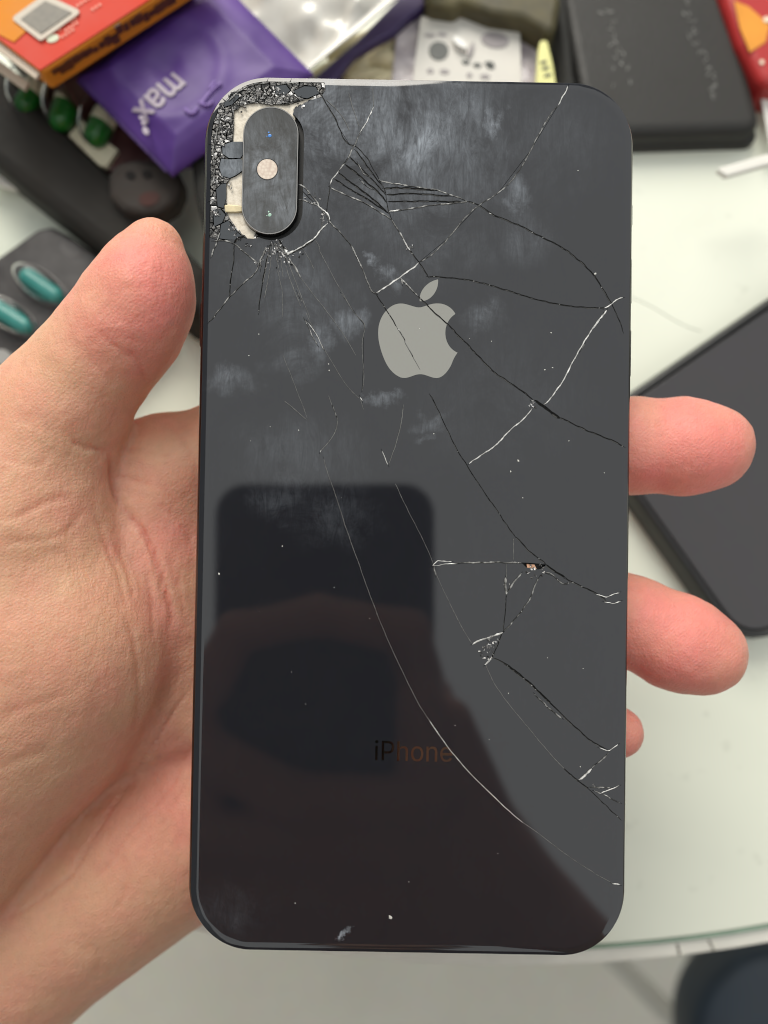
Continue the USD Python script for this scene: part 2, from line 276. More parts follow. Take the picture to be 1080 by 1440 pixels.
# cracks: (style, width mm, photograph pixels). d dark, b bright, m mixed, f faint, h groove
CR_ = [
('m', .3, [(297, 262), (302, 240), (300, 215), (304, 190), (309, 168)]), ('m', .26, [(322, 143), (340, 126), (358, 119), (380, 117)]), ('b', .2, [(396, 117), (420, 117)]), ('d', .2, [(318, 143), (312, 137)]), ('d', .2, [(303, 205), (296, 203)]), ('d', .2, [(301, 280), (294, 283)]), ('d', .2, [(372, 120), (376, 112)]), ('d', .2, [(405, 122), (409, 112)]), ('b', .30, [(799, 121), (785, 148)]), ('m', .20, [(785, 148), (745, 213), (700, 272), (673, 289), (630, 335), (589, 369)]), ('b', .34, [(589, 369), (575, 381), (550, 398), (529, 412)]),
('d', .26, [(445, 124), (456, 141), (465, 155), (478, 182), (492, 204), (499, 206)]), ('f', .14, [(458, 140), (472, 153), (483, 167), (491, 184)]),
('f', .14, [(524, 122), (525, 150)]), ('b', .22, [(525, 150), (517, 170), (506, 187)]), ('m', .22, [(506, 187), (499, 203), (492, 217), (477, 240)]), ('b', .24, [(477, 240), (467, 252), (464, 260)]), ('d', .20, [(464, 260), (462, 275), (459, 298)]),
('f', .13, [(490, 130), (496, 152), (505, 178)]),
('d', .18, [(499, 205), (507, 212), (516, 222), (526, 240), (534, 254), (539, 263), (542, 272), (546, 295), (551, 309)]),
('m', .28, [(551, 309), (562, 327), (568, 337)]), ('b', .36, [(564, 330), (573, 348), (577, 352)]), ('d', .26, [(573, 349), (589, 369), (602, 389)]),
('m', .24, [(464, 263), (473, 268), (482, 272), (505, 282), (530, 296), (551, 309)]),
('h', .34, [(477, 243), (490, 254), (505, 265), (522, 278), (545, 299)]), ('h', .30, [(470, 252), (486, 262), (510, 276), (540, 296)]),
('h', .34, [(485, 231), (500, 243), (515, 256), (530, 268), (543, 284)]), ('h', .26, [(492, 220), (507, 236), (523, 252), (541, 273)]), ('h', .26, [(500, 212), (515, 232), (535, 258)]), ('m', .16, [(503, 229), (511, 244), (521, 250)]), ('m', .14, [(507, 254), (516, 262), (524, 266)]),
('m', .20, [(534, 255), (548, 257), (563, 260), (582, 262), (600, 265), (620, 269), (635, 275), (650, 280), (657, 283)]), ('b', .28, [(556, 258), (566, 260)]),
('h', .34, [(540, 265), (570, 264), (612, 268)]), ('h', .30, [(544, 274), (580, 272), (632, 276)]), ('h', .28, [(545, 284), (590, 283), (650, 284)]), ('m', .26, [(548, 298), (575, 294), (600, 290), (630, 287), (657, 284)]), ('b', .34, [(547, 298), (562, 295)]),
('d', .30, [(657, 283), (673, 289), (690, 300), (730, 317), (740, 322), (775, 340), (789, 347), (805, 359), (820, 371), (832, 384), (842, 398), (858, 424), (861, 429)]), ('b', .44, [(688, 299), (691, 301)]),
('d', .28, [(602, 389), (625, 390), (655, 393), (680, 399), (709, 407), (740, 417), (767, 424), (807, 431), (840, 433), (851, 433)]), ('b', .30, [(850, 434), (860, 428), (868, 422), (876, 419)]),
('d', .18, [(861, 430), (867, 442), (872, 452), (876, 466)]),
('b', .30, [(853, 436), (838, 456), (823, 478), (812, 497), (802, 516), (795, 530), (787, 542), (775, 560), (764, 569)]), ('b', .18, [(848, 441), (841, 453), (834, 462)]), ('m', .2, [(822, 484), (816, 494)]),
('b', .30, [(748, 574), (736, 589), (718, 604), (703, 620), (691, 631), (675, 641), (660, 652)]),
('b', .22, [(564, 391), (566, 400)]), ('m', .28, [(563, 391), (575, 404), (587, 416)]), ('d', .30, [(587, 416), (601, 430), (629, 456), (646, 473), (664, 491), (682, 511), (700, 527), (724, 543), (749, 562)]),
('h', .62, [(752, 563), (764, 571), (776, 581), (788, 588)]), ('d', .30, [(786, 587), (800, 593), (829, 607), (850, 615), (877, 628)]),
('m', .24, [(459, 296), (464, 313), (476, 325), (491, 342), (500, 358), (509, 376), (516, 394), (522, 408), (529, 413)]), ('b', .22, [(496, 350), (509, 376)]),
('d', .24, [(528, 413), (543, 436), (553, 452), (558, 460)]), ('m', .24, [(558, 460), (569, 478), (581, 503)]), ('f', .12, [(581, 503), (591, 520)]),
('d', .20, [(605, 556), (618, 580), (633, 613), (645, 636), (657, 655), (673, 680), (690, 705), (707, 730), (724, 754)]),
('d', .26, [(724, 754), (742, 773), (767, 793)]), ('h', .42, [(767, 794), (780, 803), (795, 812)]), ('d', .3, [(795, 814), (803, 818), (820, 826), (839, 835), (852, 845)]), ('m', .24, [(767, 806), (780, 811), (792, 821), (801, 819)]),
('b', .20, [(838, 835), (852, 840), (871, 833)]), ('b', .2, [(850, 846), (862, 849), (873, 845)]),
('b', .26, [(608, 795), (616, 789), (635, 790)]), ('b', .22, [(609, 796), (625, 793), (643, 793)]), ('m', .30, [(640, 792), (670, 791), (697, 791), (733, 792)]),
('f', .14, [(722, 757), (722, 787)]), ('f', .14, [(712, 792), (712, 812)]), ('m', .5, [(711, 812), (710, 825), (712, 836)]), ('d', .20, [(712, 836), (710, 864), (708, 887)]), ('m', .3, [(733, 806), (722, 818), (713, 833)]),
('m', .26, [(758, 812), (752, 824), (747, 837), (738, 853), (731, 862), (724, 871), (716, 880), (708, 888)]), ('d', .26, [(707, 889), (701, 903), (694, 920), (683, 934)]),
('b', .46, [(664, 906), (675, 901), (691, 895), (707, 889)]), ('b', .46, [(691, 924), (687, 930), (682, 935)]),
('d', .24, [(694, 925), (711, 934), (725, 945), (742, 959), (758, 974), (770, 986)]), ('h', .40, [(708, 932), (730, 948), (750, 965), (775, 989)]), ('d', .30, [(768, 984), (785, 1000), (799, 1014), (812, 1025), (828, 1039), (840, 1047), (852, 1053)]), ('m', .3, [(752, 976), (770, 994), (790, 1010)]), ('b', .22, [(843, 1052), (857, 1056), (869, 1047)]),
('m', .26, [(856, 1058), (845, 1069), (832, 1080)]), ('b', .52, [(832, 1081), (822, 1090), (814, 1097)]),
('f', .12, [(609, 792), (612, 803), (628, 839), (647, 878), (663, 904)]), ('m', .24, [(609, 797), (612, 809)]),
('f', .13, [(683, 935), (707, 979), (736, 1015), (770, 1056), (796, 1083)]), ('d', .30, [(793, 1080), (804, 1091), (814, 1099), (828, 1110)]), ('d', .18, [(827, 1109), (845, 1126), (872, 1152)]),
('m', .22, [(828, 1107), (846, 1107), (858, 1108)]), ('b', .26, [(846, 1115), (858, 1110), (871, 1105)]), ('m', .2, [(835, 1112), (848, 1117), (872, 1129)]),
('f', .13, [(455, 645), (461, 666), (472, 697), (485, 738), (501, 783), (517, 828), (535, 875), (552, 915), (570, 953), (586, 985), (604, 1013)]), ('e', .16, [(604, 1013), (620, 1037), (639, 1062), (661, 1087), (685, 1111), (710, 1135), (736, 1157)]), ('f', .13, [(736, 1157), (765, 1178), (794, 1200), (830, 1224), (861, 1242)]), ('b', .28, [(861, 1242), (872, 1245)]),
('f', .11, [(556, 680), (567, 704), (581, 732), (596, 762), (609, 792)]),
('f', .12, [(480, 413), (488, 424), (502, 444), (513, 458), (511, 471), (511, 515), (509, 549)]), ('b', .24, [(506, 558), (509, 564)]), ('f', .13, [(507, 562), (511, 576)]), ('f', .10, [(430, 440), (450, 480), (470, 515), (490, 545), (505, 560)]),
('f', .12, [(462, 556), (467, 570)]), ('m', .18, [(467, 570), (474, 587)]), ('f', .16, [(474, 587), (473, 602), (465, 618), (452, 633)]), ('b', .2, [(452, 633), (450, 636)]),
('f', .16, [(567, 569), (563, 600), (555, 629), (547, 652)]), ('b', .20, [(537, 634), (546, 654)]), ('f', .14, [(400, 564), (416, 577), (431, 590)]), ('f', .10, [(398, 500), (414, 540), (432, 588)]),
('m', .26, [(300, 339), (317, 339), (329, 343), (338, 350), (347, 357), (356, 365), (363, 371)]), ('d', .26, [(329, 343), (328, 371), (325, 391), (323, 417)]), ('m', .22, [(294, 453), (310, 434), (323, 418), (341, 400), (359, 383), (365, 372)]), ('m', .3, [(363, 373), (369, 361), (375, 348)]),
('f', .12, [(383, 342), (376, 366), (371, 392), (368, 402)]), ('f', .12, [(387, 341), (395, 366), (398, 390)]), ('f', .12, [(391, 340), (402, 362), (414, 392), (428, 428), (436, 447)]), ('f', .11, [(396, 345), (430, 400), (470, 452), (500, 500)]), ('m', .2, [(384, 341), (391, 352), (393, 366)]), ('m', .22, [(388, 341), (399, 356), (403, 370)]), ('m', .18, [(372, 352), (367, 362), (366, 380)]), ('f', .12, [(424, 347), (436, 366), (441, 378)]), ('f', .1, [(449, 352), (470, 392), (492, 430)]), ('d', .26, [(381, 340), (378, 355), (374, 370), (369, 397), (366, 415), (364, 440)]), ('f', .12, [(384, 342), (379, 380), (372, 420)]), ('f', .12, [(386, 342), (388, 360), (392, 378)]), ('f', .10, [(390, 380), (398, 412), (397, 446)]),
('h', .5, [(329, 342), (335, 335), (344, 332)]), ('h', .5, [(392, 337), (399, 349), (404, 359)]), ('b', .6, [(400, 350), (405, 358), (412, 353)]), ('b', .34, [(404, 359), (414, 353), (424, 347), (433, 341), (442, 336), (448, 327), (453, 321), (461, 314)]), ('h', .3, [(407, 358), (424, 349), (441, 338)]),
('m', .3, [(405, 362), (414, 375), (423, 390)]), ('f', .13, [(402, 373), (410, 399), (416, 414), (423, 431)]), ('f', .14, [(443, 338), (448, 345), (450, 353)]), ('m', .24, [(297, 361), (305, 341), (309, 327)]),
('m', .26, [(420, 259), (430, 266), (437, 274), (444, 282), (449, 290)]), ('m', .26, [(420, 280), (434, 284), (447, 289)]), ('b', .34, [(447, 288), (453, 294), (459, 299), (464, 309)]), ('m', .26, [(452, 294), (455, 305), (452, 322)]), ('d', .2, [(425, 268), (432, 276), (441, 284)]),
('m', .22, [(418, 411), (424, 424)]), ('b', .12, [(432, 452), (448, 476), (456, 492)]), ('m', .14, [(428, 449), (438, 470), (447, 486)]),
]
bump_c = onphone([(380.5, 241.5)])[0]
def pill(c, w, h, n=24):
    r = w / 2; k = h / 2 - r
    return Polygon([(c[0] + r * math.cos(a), c[1] + k + r * math.sin(a)) for a in np.linspace(0, math.pi, n)] + [(c[0] + r * math.cos(a), c[1] - k + r * math.sin(a)) for a in np.linspace(math.pi, 2 * math.pi, n)])
mm_px = 136 / FPX
W_B, H_B = 79 * mm_px, 182 * mm_px
cut_bump = pill(onphone([(383.5, 244)])[0], W_B + 0.95, H_B + 0.9)
# the smashed corner: everything between the outline, the bare plate and the bump
crush_px = [(285, 330), (285, 95), (452, 95), (458, 125), (452, 137), (436, 141), (414, 153), (400, 200), (362, 336), (345, 335), (318, 338), (303, 337)]
plate_px = [(328, 156), (342, 147), (360, 144), (380, 147), (404, 147), (440, 136), (454, 138), (438, 143), (415, 155), (415, 180), (360, 180), (360, 345), (346, 337), (334, 326), (321, 307), (317, 298), (318, 258), (327, 247), (327, 198)]
crush = Polygon(onphone(crush_px)).buffer(0).intersection(Polygon(rr_poly(INS + 0.75)))
slot = Polygon(onphone([(733, 791), (752, 792), (768, 794), (764, 799), (757, 801), (748, 799), (740, 798)])).buffer(0)
trih = Polygon(onphone([(666, 906), (706, 890), (700, 905), (692, 922), (684, 933), (677, 922)])).buffer(0)
outline = Polygon(rr_poly(INS))
def spread(pts, e=0.35):
    p = onphone(pts); a = p[0] - p[1]; b = p[-1] - p[-2]
    return np.vstack([p[0] + a / np.linalg.norm(a) * e, p, p[-1] + b / np.linalg.norm(b) * e])
lines = unary_union([LineString(spread(c[2])).buffer(0.035, quad_segs=2) for c in CR_ if c[0] in 'dbmh' or len(c[2]) > 5])
glass = outline.difference(cut_bump).difference(crush).difference(slot).difference(lines)
shards = [g for g in glass.geoms if g.area > 0.05]
shards.sort(key=lambda g: -g.area)

# --- materials of the phone
def grease_material(name, base, blobs, rough0=0.045, ior=1.56, strength=1.0, prints=(470, 180, 80)):
    """Polished dark glass with fingerprints and dry smears at set places (phone frame, metres)."""
    n = {'tc': ('texture_coordinate', {}), 'p': ('principled_bsdf', {'roughness': rough0, 'ior': ior, 'base_color': base})}
    k = []
    n['n1'] = ('noise_texture', {'scale': 75.0, 'detail': 12.0, 'roughness': 0.72, 'distortion': 0.6}); n['r1'] = ('map_range', {'from_min': 0.40, 'from_max': 0.70, 'to_min': 0.10, 'to_max': 1.35})
    n['mp'] = ('mapping', {'rotation': (0, 0, 0.5), 'scale': (1.0, 0.22, 1)}); n['n2'] = ('noise_texture', {'scale': 560.0, 'detail': 8.0, 'roughness': 0.78, 'distortion': 1.6}); n['r2'] = ('map_range', {'from_min': 0.36, 'from_max': 0.66, 'to_min': 0.22, 'to_max': 1.3})
    n['wv'] = ('wave_texture', {'wave_type': 'rings', 'rings_direction': 'z', 'scale': 380.0, 'distortion': 9.0, 'detail': 2.0, 'detail_scale': 0.25}); n['rw'] = ('map_range', {'from_min': 0.2, 'from_max': 0.9, 'to_min': 0.86, 'to_max': 1.06})
    n['mw'] = ('mapping', {'location': (0.0120, -0.0640, 0)}); n['wm'] = ('mix_float', {'a': 1.0})
    k += [('tc.object', 'n1.vector'), ('n1.fac', 'r1.value'), ('tc.object', 'mp.vector'), ('mp.vector', 'n2.vector'), ('n2.fac', 'r2.value'), ('tc.object', 'mw.vector'), ('mw.vector', 'wv.vector'), ('wv.fac', 'rw.value'), ('rw.result', 'wm.b'), ('pm.result', 'wm.fac')]
    c = onphone([prints[:2]])[0] / 1000; s_ = 1 / (prints[2] * mm_px / 1000)
    n['pl'] = ('mapping', {'location': (-c[0] * s_, -c[1] * s_, 0), 'scale': (s_, s_, 0)}); n['pv'] = ('vector_math', {'math_type': 'length'}); n['pm'] = ('map_range', {'range_type': 'smoothstep', 'from_min': 1.0, 'from_max': 0.4, 'to_min': 0, 'to_max': 1})
    k += [('tc.object', 'pl.vector'), ('pl.vector', 'pv.vector1'), ('pv.value', 'pm.value')]
    n['dn'] = ('noise_texture', {'scale': 130.0, 'detail': 6.0, 'roughness': 0.65}); n['ds'] = ('vector_math', {'math_type': 'subtract', 'vector2': (0.5, 0.5, 0.5)}); n['dk'] = ('vector_math', {'math_type': 'scale', 'scale': 0.011}); n['dv'] = ('vector_math', {'math_type': 'add'})
    k += [('tc.object', 'dn.vector'), ('dn.color', 'ds.vector1'), ('ds.vector', 'dk.vector1'), ('dk.vector', 'dv.vector1'), ('tc.object', 'dv.vector2')]
    prev = None
    for i, (u, v, rx, ry, s) in enumerate(blobs):
        c = onphone([(u, v)])[0] / 1000; sx, sy = 1 / (rx * mm_px / 1000), 1 / (ry * mm_px / 1000)
        n[f'm{i}'] = ('mapping', {'location': (-c[0] * sx, -c[1] * sy, 0), 'scale': (sx, sy, 0)})
        n[f'l{i}'] = ('vector_math', {'math_type': 'length'}); n[f'g{i}'] = ('map_range', {'range_type': 'smoothstep', 'from_min': 1.0, 'from_max': 0.15, 'to_min': 0, 'to_max': s})
        k += [('dv.vector', f'm{i}.vector'), (f'm{i}.vector', f'l{i}.vector1'), (f'l{i}.value', f'g{i}.value')]
        if prev is None: prev = f'g{i}.result'
        else:
            n[f'a{i}'] = ('math', {'math_type': 'maximum'}); k += [(prev, f'a{i}.value1'), (f'g{i}.result', f'a{i}.value2')]; prev = f'a{i}.value'
    def mul(nm, a, b):
        n[nm] = ('math', {'math_type': 'multiply'}); k.extend([(a, nm + '.value1'), (b, nm + '.value2')]); return nm + '.value'
    w = mul('w1', 'r1.result', 'r2.result'); w = mul('w2', w, 'wm.result')
    n['base'] = ('math', {'math_type': 'add', 'value2': 0.004}); k.append((prev, 'base.value1'))
    w = mul('w3', 'base.value', w)
    n['fin'] = ('math', {'math_type': 'multiply', 'value2': strength, 'use_clamp': True}); k.append((w, 'fin.value1'))
    n['gr'] = ('principled_bsdf', {'base_color': (0.40, 0.45, 0.52), 'roughness': 0.42, 'ior': 1.5})
    n['mix'] = ('mix_closure', {}); k += [('fin.value', 'mix.fac'), ('p.BSDF', 'mix.closure1'), ('gr.BSDF', 'mix.closure2')]
    return material(name, n, k, surface='mix.closure')
BL = [(530, 190, 270, 190, .34), (575, 190, 110, 85, .52), (455, 180, 95, 95, .50), (430, 265, 70, 60, .28), (690, 178, 18, 34, .55), (706, 168, 10, 22, .45), (725, 280, 30, 34, .38), (735, 330, 60, 60, .10), (540, 384, 21, 24, .75), (556, 404, 22, 26, .40), (524, 372, 10, 10, .6), (685, 440, 46, 36, .24), (452, 480, 26, 46, .40), (487, 452, 28, 36, .26), (412, 512, 50, 34, .20), (330, 535, 50, 30, .2),
      (350, 380, 60, 80, .10), (420, 420, 95, 110, .14), (540, 560, 26, 12, .36), (608, 590, 40, 18, .2), (600, 612, 20, 10, .18), (430, 640, 130, 80, .07), (400, 705, 60, 40, .10), (470, 735, 80, 55, .08), (486, 1309, 8, 13, .8), (330, 1285, 80, 45, .05), (622, 245, 55, 30, .2), (600, 350, 120, 70, .10), (760, 200, 120, 120, .05), (700, 560, 150, 120, .04)]
grease_material('back_glass', (0.0150, 0.0160, 0.0205), BL, strength=1.0)
material('mirror_print', {'p': ('principled_bsdf', {'base_color': (0.30, 0.292, 0.265), 'metallic': 1.0, 'roughness': 0.17}), 'tc': ('texture_coordinate', {}), 'n': ('noise_texture', {'scale': 500.0, 'detail': 6.0, 'roughness': 0.7}), 'r': ('map_range', {'from_min': 0.3, 'from_max': 0.75, 'to_min': 0.05, 'to_max': 0.13})}, [('tc.object', 'n.vector'), ('n.fac', 'r.value'), ('r.result', 'p.roughness')])
plain('polished_steel_dark', (0.075, 0.070, 0.069), 0.12, metallic=1.0)
plain('black_inside', (0.006, 0.006, 0.006), 0.6)
material('bare_plate', {'tc': ('texture_coordinate', {}), 'n': ('noise_texture', {'scale': 900.0, 'detail': 6.0, 'roughness': 0.7}), 'r': ('rgb_ramp', {'ramp': [(0.3, (0.50, 0.44, 0.35)), (0.55, (0.72, 0.66, 0.56))]}), 'p': ('principled_bsdf', {'roughness': 0.5}), 'b': ('bump', {'strength': 0.4, 'distance': 0.0002})}, [('tc.object', 'n.vector'), ('n.fac', 'r.fac'), ('r.color', 'p.base_color'), ('n.fac', 'b.height'), ('b.normal', 'p.normal')])
plain('gold_clip', (0.58, 0.50, 0.32), 0.4, metallic=0.2, vary=0.15, scale=900)
material('fracture', {'a': ('attribute', {'attribute': 'tint'}), 'p': ('principled_bsdf', {'roughness': 0.3, 'ior': 1.16})}, [('a.color', 'p.base_color')])
material('chip_glass', {'a': ('attribute', {'attribute': 'tint'}), 'tc': ('texture_coordinate', {}), 'n': ('noise_texture', {'scale': 3500.0, 'detail': 4.0}), 'b': ('bump', {'strength': 0.5, 'distance': 0.0003}), 'p': ('principled_bsdf', {'roughness': 0.17, 'ior': 1.6, 'metallic': 0.1})}, [('a.color', 'p.base_color'), ('tc.object', 'n.vector'), ('n.fac', 'b.height'), ('b.normal', 'p.normal')])
grease_material('camera_cover', (0.034, 0.033, 0.031), [(380, 240, 90, 150, .34), (360, 220, 30, 30, .5), (395, 270, 30, 40, .45), (372, 190, 30, 40, .3)], rough0=0.09, strength=1.1)
material('flash_lens', {'tc': ('texture_coordinate', {}), 'v': ('voronoi_texture', {'scale': 1900.0}), 'r': ('rgb_ramp', {'ramp': [(0.0, (0.78, 0.70, 0.60)), (0.8, (0.58, 0.47, 0.40))]}), 'p': ('principled_bsdf', {'roughness': 0.25})}, [('tc.object', 'v.vector'), ('v.distance', 'r.fac'), ('r.color', 'p.base_color')])
plain('lens_dark', (0.02, 0.021, 0.024), 0.05)
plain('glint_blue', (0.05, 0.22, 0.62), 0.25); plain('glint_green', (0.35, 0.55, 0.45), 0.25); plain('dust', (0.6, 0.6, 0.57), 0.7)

# --- metal band, chassis and front
prof = [(INS + 0.02, ZG - DROP - 0.02)] + [(0.02 + 1.25 * (1 - math.cos(a)) ** 1.0 * 0.83, 3.05 * math.sin(a)) for a in np.linspace(math.pi / 2 * 0.93, -math.pi / 2 * 0.93, 15)] + [(INS + 0.02, -ZG + DROP)]
ring = [np.column_stack([rr_poly(max(o, 0)), np.full(96, z)]) for o, z in prof]
V = np.vstack(ring) / 1000; F = []
for k in range(len(prof) - 1):
    for i in range(96):
        j = (i + 1) % 96; F += [[(k + 1) * 96 + i, (k + 1) * 96 + j, k * 96 + j, k * 96 + i]]
put(phone, 'metal_band', (V, np.array(F)), LOOKS['polished_steel_dark'], smooth=True, local=True)
put(phone, 'chassis', trimesh.Trimesh(**extrude(Polygon(rr_poly(INS + 0.05)), -ZG + 0.9, ZG - 0.90).to_dict()).apply_scale(0.001), LOOKS['black_inside'], local=True)
put(phone, 'front_screen', rounded_slab(Polygon(rr_poly(INS)), -ZG * 1, -ZG + DROP + .3, 0.3).apply_scale(0.001), LOOKS['lens_dark'], local=True, smooth=30)
for name, side, (v0, v1) in (('volume_button', 1, (345, 418)), ('volume_button', 1, (447, 523)), ('mute_switch', 1, (267, 305)), ('power_button', -1, (420, 489))):
    ya, yb = onphone([(580, v1)])[0][1], onphone([(580, v0)])[0][1]
    b = trimesh.creation.capsule(height=(yb - ya) - 1.8, radius=0.9, count=[12, 12]); b.apply_transform(rot([1, 0, 0], 90)); b.apply_scale([0.75, 1, 1])
    b.apply_translation([side * (HW - 0.28), 0, 0]); b.apply_translation([0, (ya + yb) / 2 - b.bounds.mean(0)[1], 0]); b.apply_scale(0.001)
    put(phone, name, b, LOOKS['polished_steel_dark'], smooth=40, local=True)

# --- glass back: one mesh per shard, following the rounded edge, each very slightly out of plane
rings_d = [0, 0.08, 0.2, 0.36, 0.56, 0.8, 1.05, 1.25, WE]
rings_p = [Polygon(rr_poly(INS + d)) for d in rings_d]
def tri_poly(g):
    out_v, out_f, n = [], [], 0
    for q in getattr(g, 'geoms', [g]):
        if q.geom_type != 'Polygon' or q.area < 1e-5: continue
        try: v, f = trimesh.creation.triangulate_polygon(q, engine='earcut')
        except Exception: continue
        v = np.asarray(v)[:, :2]; f = np.asarray(f)
        a = v[f]; s = np.cross(a[:, 1] - a[:, 0], a[:, 2] - a[:, 0]); f = np.where((s < 0)[:, None], f[:, ::-1], f)
        out_v.append(v); out_f.append(f + n); n += len(v)
    return (np.vstack(out_v), np.vstack(out_f)) if out_v else None
tilts = []
def draped(g, tilt, lift=0.0, skirt=0.0):
    """Polygon on the curved glass, as vertices (m), faces and exact normals."""
    (a, b, c) = tilt; V, F, N, n = [], [], [], 0
    bands = [g.intersection(rings_p[i].difference(rings_p[i + 1])) for i in range(len(rings_p) - 1)] + [g.intersection(rings_p[-1])]
    zf = lambda p: glass_z(p) + lift + a * (p[:, 0] - c[0]) + b * (p[:, 1] - c[1])
    for band in bands:
        r = tri_poly(band)
        if r is None: continue
        p, f = r; nn = glass_n(p) + [-a, -b, 0]
        V.append(np.column_stack([p, zf(p)])); F.append(f + n); N.append(nn); n += len(p)
    if skirt:
        for q in getattr(g, 'geoms', [g]):
            for rg in [q.exterior, *q.interiors]:
                p = np.array(rg.coords); z = zf(p); m_ = len(p); d = np.gradient(p, axis=0); d /= np.linalg.norm(d, axis=1, keepdims=True) + 1e-9
                nn = np.column_stack([d[:, 1], -d[:, 0], np.zeros(m_)]) * (1 if rg.is_ccw else -1)
                V += [np.column_stack([p, z]), np.column_stack([p, z - skirt])]; N += [nn, nn]
                i = np.arange(m_ - 1); q4 = np.stack([i, i + m_, i + m_ + 1, i + 1], 1); F.append(np.vstack([q4[:, [0, 1, 2]], q4[:, [0, 2, 3]]]) + n); n += 2 * m_
    return np.vstack(V) / 1000, np.vstack(F), np.vstack(N)
for g in shards:
    size = math.sqrt(g.area)
    amp = min(0.030 / max(size, 1.2), 0.011)
    t = (rng.normal() * amp * 0.6, rng.normal() * amp * 0.6, np.array(g.centroid.coords[0])); tilts.append(t)
    v, f, nn = draped(g, t, skirt=0.45)
    put(phone, 'glass_shard', (v, f), LOOKS['back_glass'], local=True, normals=nn)
def printed(name, polys):
    V, F, N, n = [], [], [], 0
    for g, t in zip(shards, tilts):
        q = g.intersection(polys)
        if q.is_empty or q.area < 1e-3: continue
        v, f, nn = draped(q, t, lift=0.012); V.append(v); F.append(f + n); N.append(nn); n += len(v)
    put(phone, name, (np.vstack(V), np.vstack(F)), LOOKS['mirror_print'], local=True, normals=np.vstack(N))
def crop_px(p): return [(400 + x / 3.857, 380 + y / 3.857) for x, y in p]
def curve(px, n=60, closed=False):
    from scipy.interpolate import splprep, splev
    p = np.array(px, float); tck, _ = splprep(p.T, s=2.0, k=3); return np.array(splev(np.linspace(0, 1, n), tck)).T
body_a = curve(crop_px([(927, 237), (905, 208), (862, 185), (815, 180), (775, 190), (733, 203), (700, 195), (640, 182), (590, 190), (550, 218), (520, 272), (510, 330), (515, 400), (532, 462), (560, 518), (597, 562), (640, 584), (680, 579), (710, 568), (737, 563), (765, 569), (800, 582), (835, 584), (870, 562), (905, 512), (939, 447)]), 110)
bite = curve(crop_px([(939, 447), (905, 424), (881, 385), (872, 335), (881, 292), (903, 260), (927, 237)]), 30)
leaf = np.vstack([curve(crop_px([(734, 168), (737, 132), (757, 95), (790, 66), (833, 50)]), 20), curve(crop_px([(833, 50), (829, 92), (810, 130), (777, 159), (734, 168)]), 20)[1:-1]])
printed('emblem', unary_union([Polygon(onphone(np.vstack([body_a, bite[1:-1]]))).buffer(0), Polygon(onphone(leaf)).buffer(0)]))
tm = meshkit.text_mesh('iPhone', 27.0 * mm_px, 0.1)
tv = np.array(tm.vertices); tf = np.array(tm.faces); top = np.abs(tv[tf][:, :, 2] - 0.1).max(1) < 1e-6
tp = unary_union([Polygon(tv[f][:, :2]).buffer(0.004) for f in tf[top]])
a0 = onphone([(525, 1069)])[0]; wid = tp.bounds[2]
tp = shapely.affinity.scale(tp, (onphone([(636, 1069)])[0][0] - a0[0]) / wid, 1, origin=(0, 0)); tp = shapely.affinity.translate(tp, *a0)
printed('lettering', tp)

# --- bare plate, clip and slots under the missing glass
pl = Polygon(onphone(plate_px, ZG - 0.5)).buffer(0).intersection(Polygon(rr_poly(INS + 0.8)))
put(phone, 'bare_plate', extrude(pl, ZG - 0.75, ZG - 0.42).apply_scale(0.001), LOOKS['bare_plate'], local=True)
cl = Polygon(onphone([(316, 289), (322, 288), (341, 290), (341, 297), (331, 298), (317, 298)])).buffer(0.08)
put(phone, 'gold_clip', rounded_slab(cl, ZG - 0.42, ZG + 0.05, 0.15).apply_scale(0.001), LOOKS['gold_clip'], local=True, smooth=30)
sl = extrude(Polygon(onphone([(741, 793), (752, 794), (755, 800), (748, 803), (742, 801)])), ZG - 0.55, ZG - 0.25).apply_scale(0.001)
plain('coil_copper', lin(205, 160, 130), 0.5, vary=0.2, scale=900); put(phone, 'copper_scrap', sl, LOOKS['coil_copper'], local=True)

# --- camera bump
def at_bump(px): return onphone([px])[0]
def pill_ring(w, h, z): q = pill(bump_c, w, h); return np.column_stack([np.array(q.exterior.coords)[:-1], np.full(len(q.exterior.coords) - 1, z)])
def loft(rings, cap=False):
    n = len(rings[0]); V = np.vstack(rings); F = []
    for k in range(len(rings) - 1):
        for i in range(n):
            j = (i + 1) % n; F.append([k * n + i, k * n + j, (k + 1) * n + j, (k + 1) * n + i])
    F = np.array(F); F = np.vstack([F[:, [0, 1, 2]], F[:, [0, 2, 3]]])
    if cap:
        c = len(V); V = np.vstack([V, rings[-1].mean(0)]); b = (len(rings) - 1) * n; F = np.vstack([F, [[b + i, b + (i + 1) % n, c] for i in range(n)]])
    return trimesh.Trimesh(V / 1000, F, process=False)
ZB = ZG + 0.55
plain('bump_steel', (0.30, 0.29, 0.28), 0.14, metallic=1.0)
put(phone, 'bump_wall', loft([pill_ring(W_B, H_B, ZG - 1.2), pill_ring(W_B, H_B, ZB - 0.28)]), LOOKS['black_inside'], local=True, smooth=30)
put(phone, 'bump_ring', loft([pill_ring(W_B, H_B, ZB - 0.28), pill_ring(W_B - .06, H_B - .06, ZB - 0.1), pill_ring(W_B - 0.22, H_B - 0.22, ZB), pill_ring(W_B - 0.50, H_B - 0.50, ZB), pill_ring(W_B - 0.56, H_B - 0.56, ZB - 0.06)]), LOOKS['bump_steel'], local=True, smooth=50)
put(phone, 'camera_cover', loft([pill_ring(W_B - 0.56, H_B - 0.56, ZB - 0.06), pill_ring(W_B - 0.62, H_B - 0.62, ZB - 0.02)], cap=True), LOOKS['camera_cover'], local=True, smooth=30)
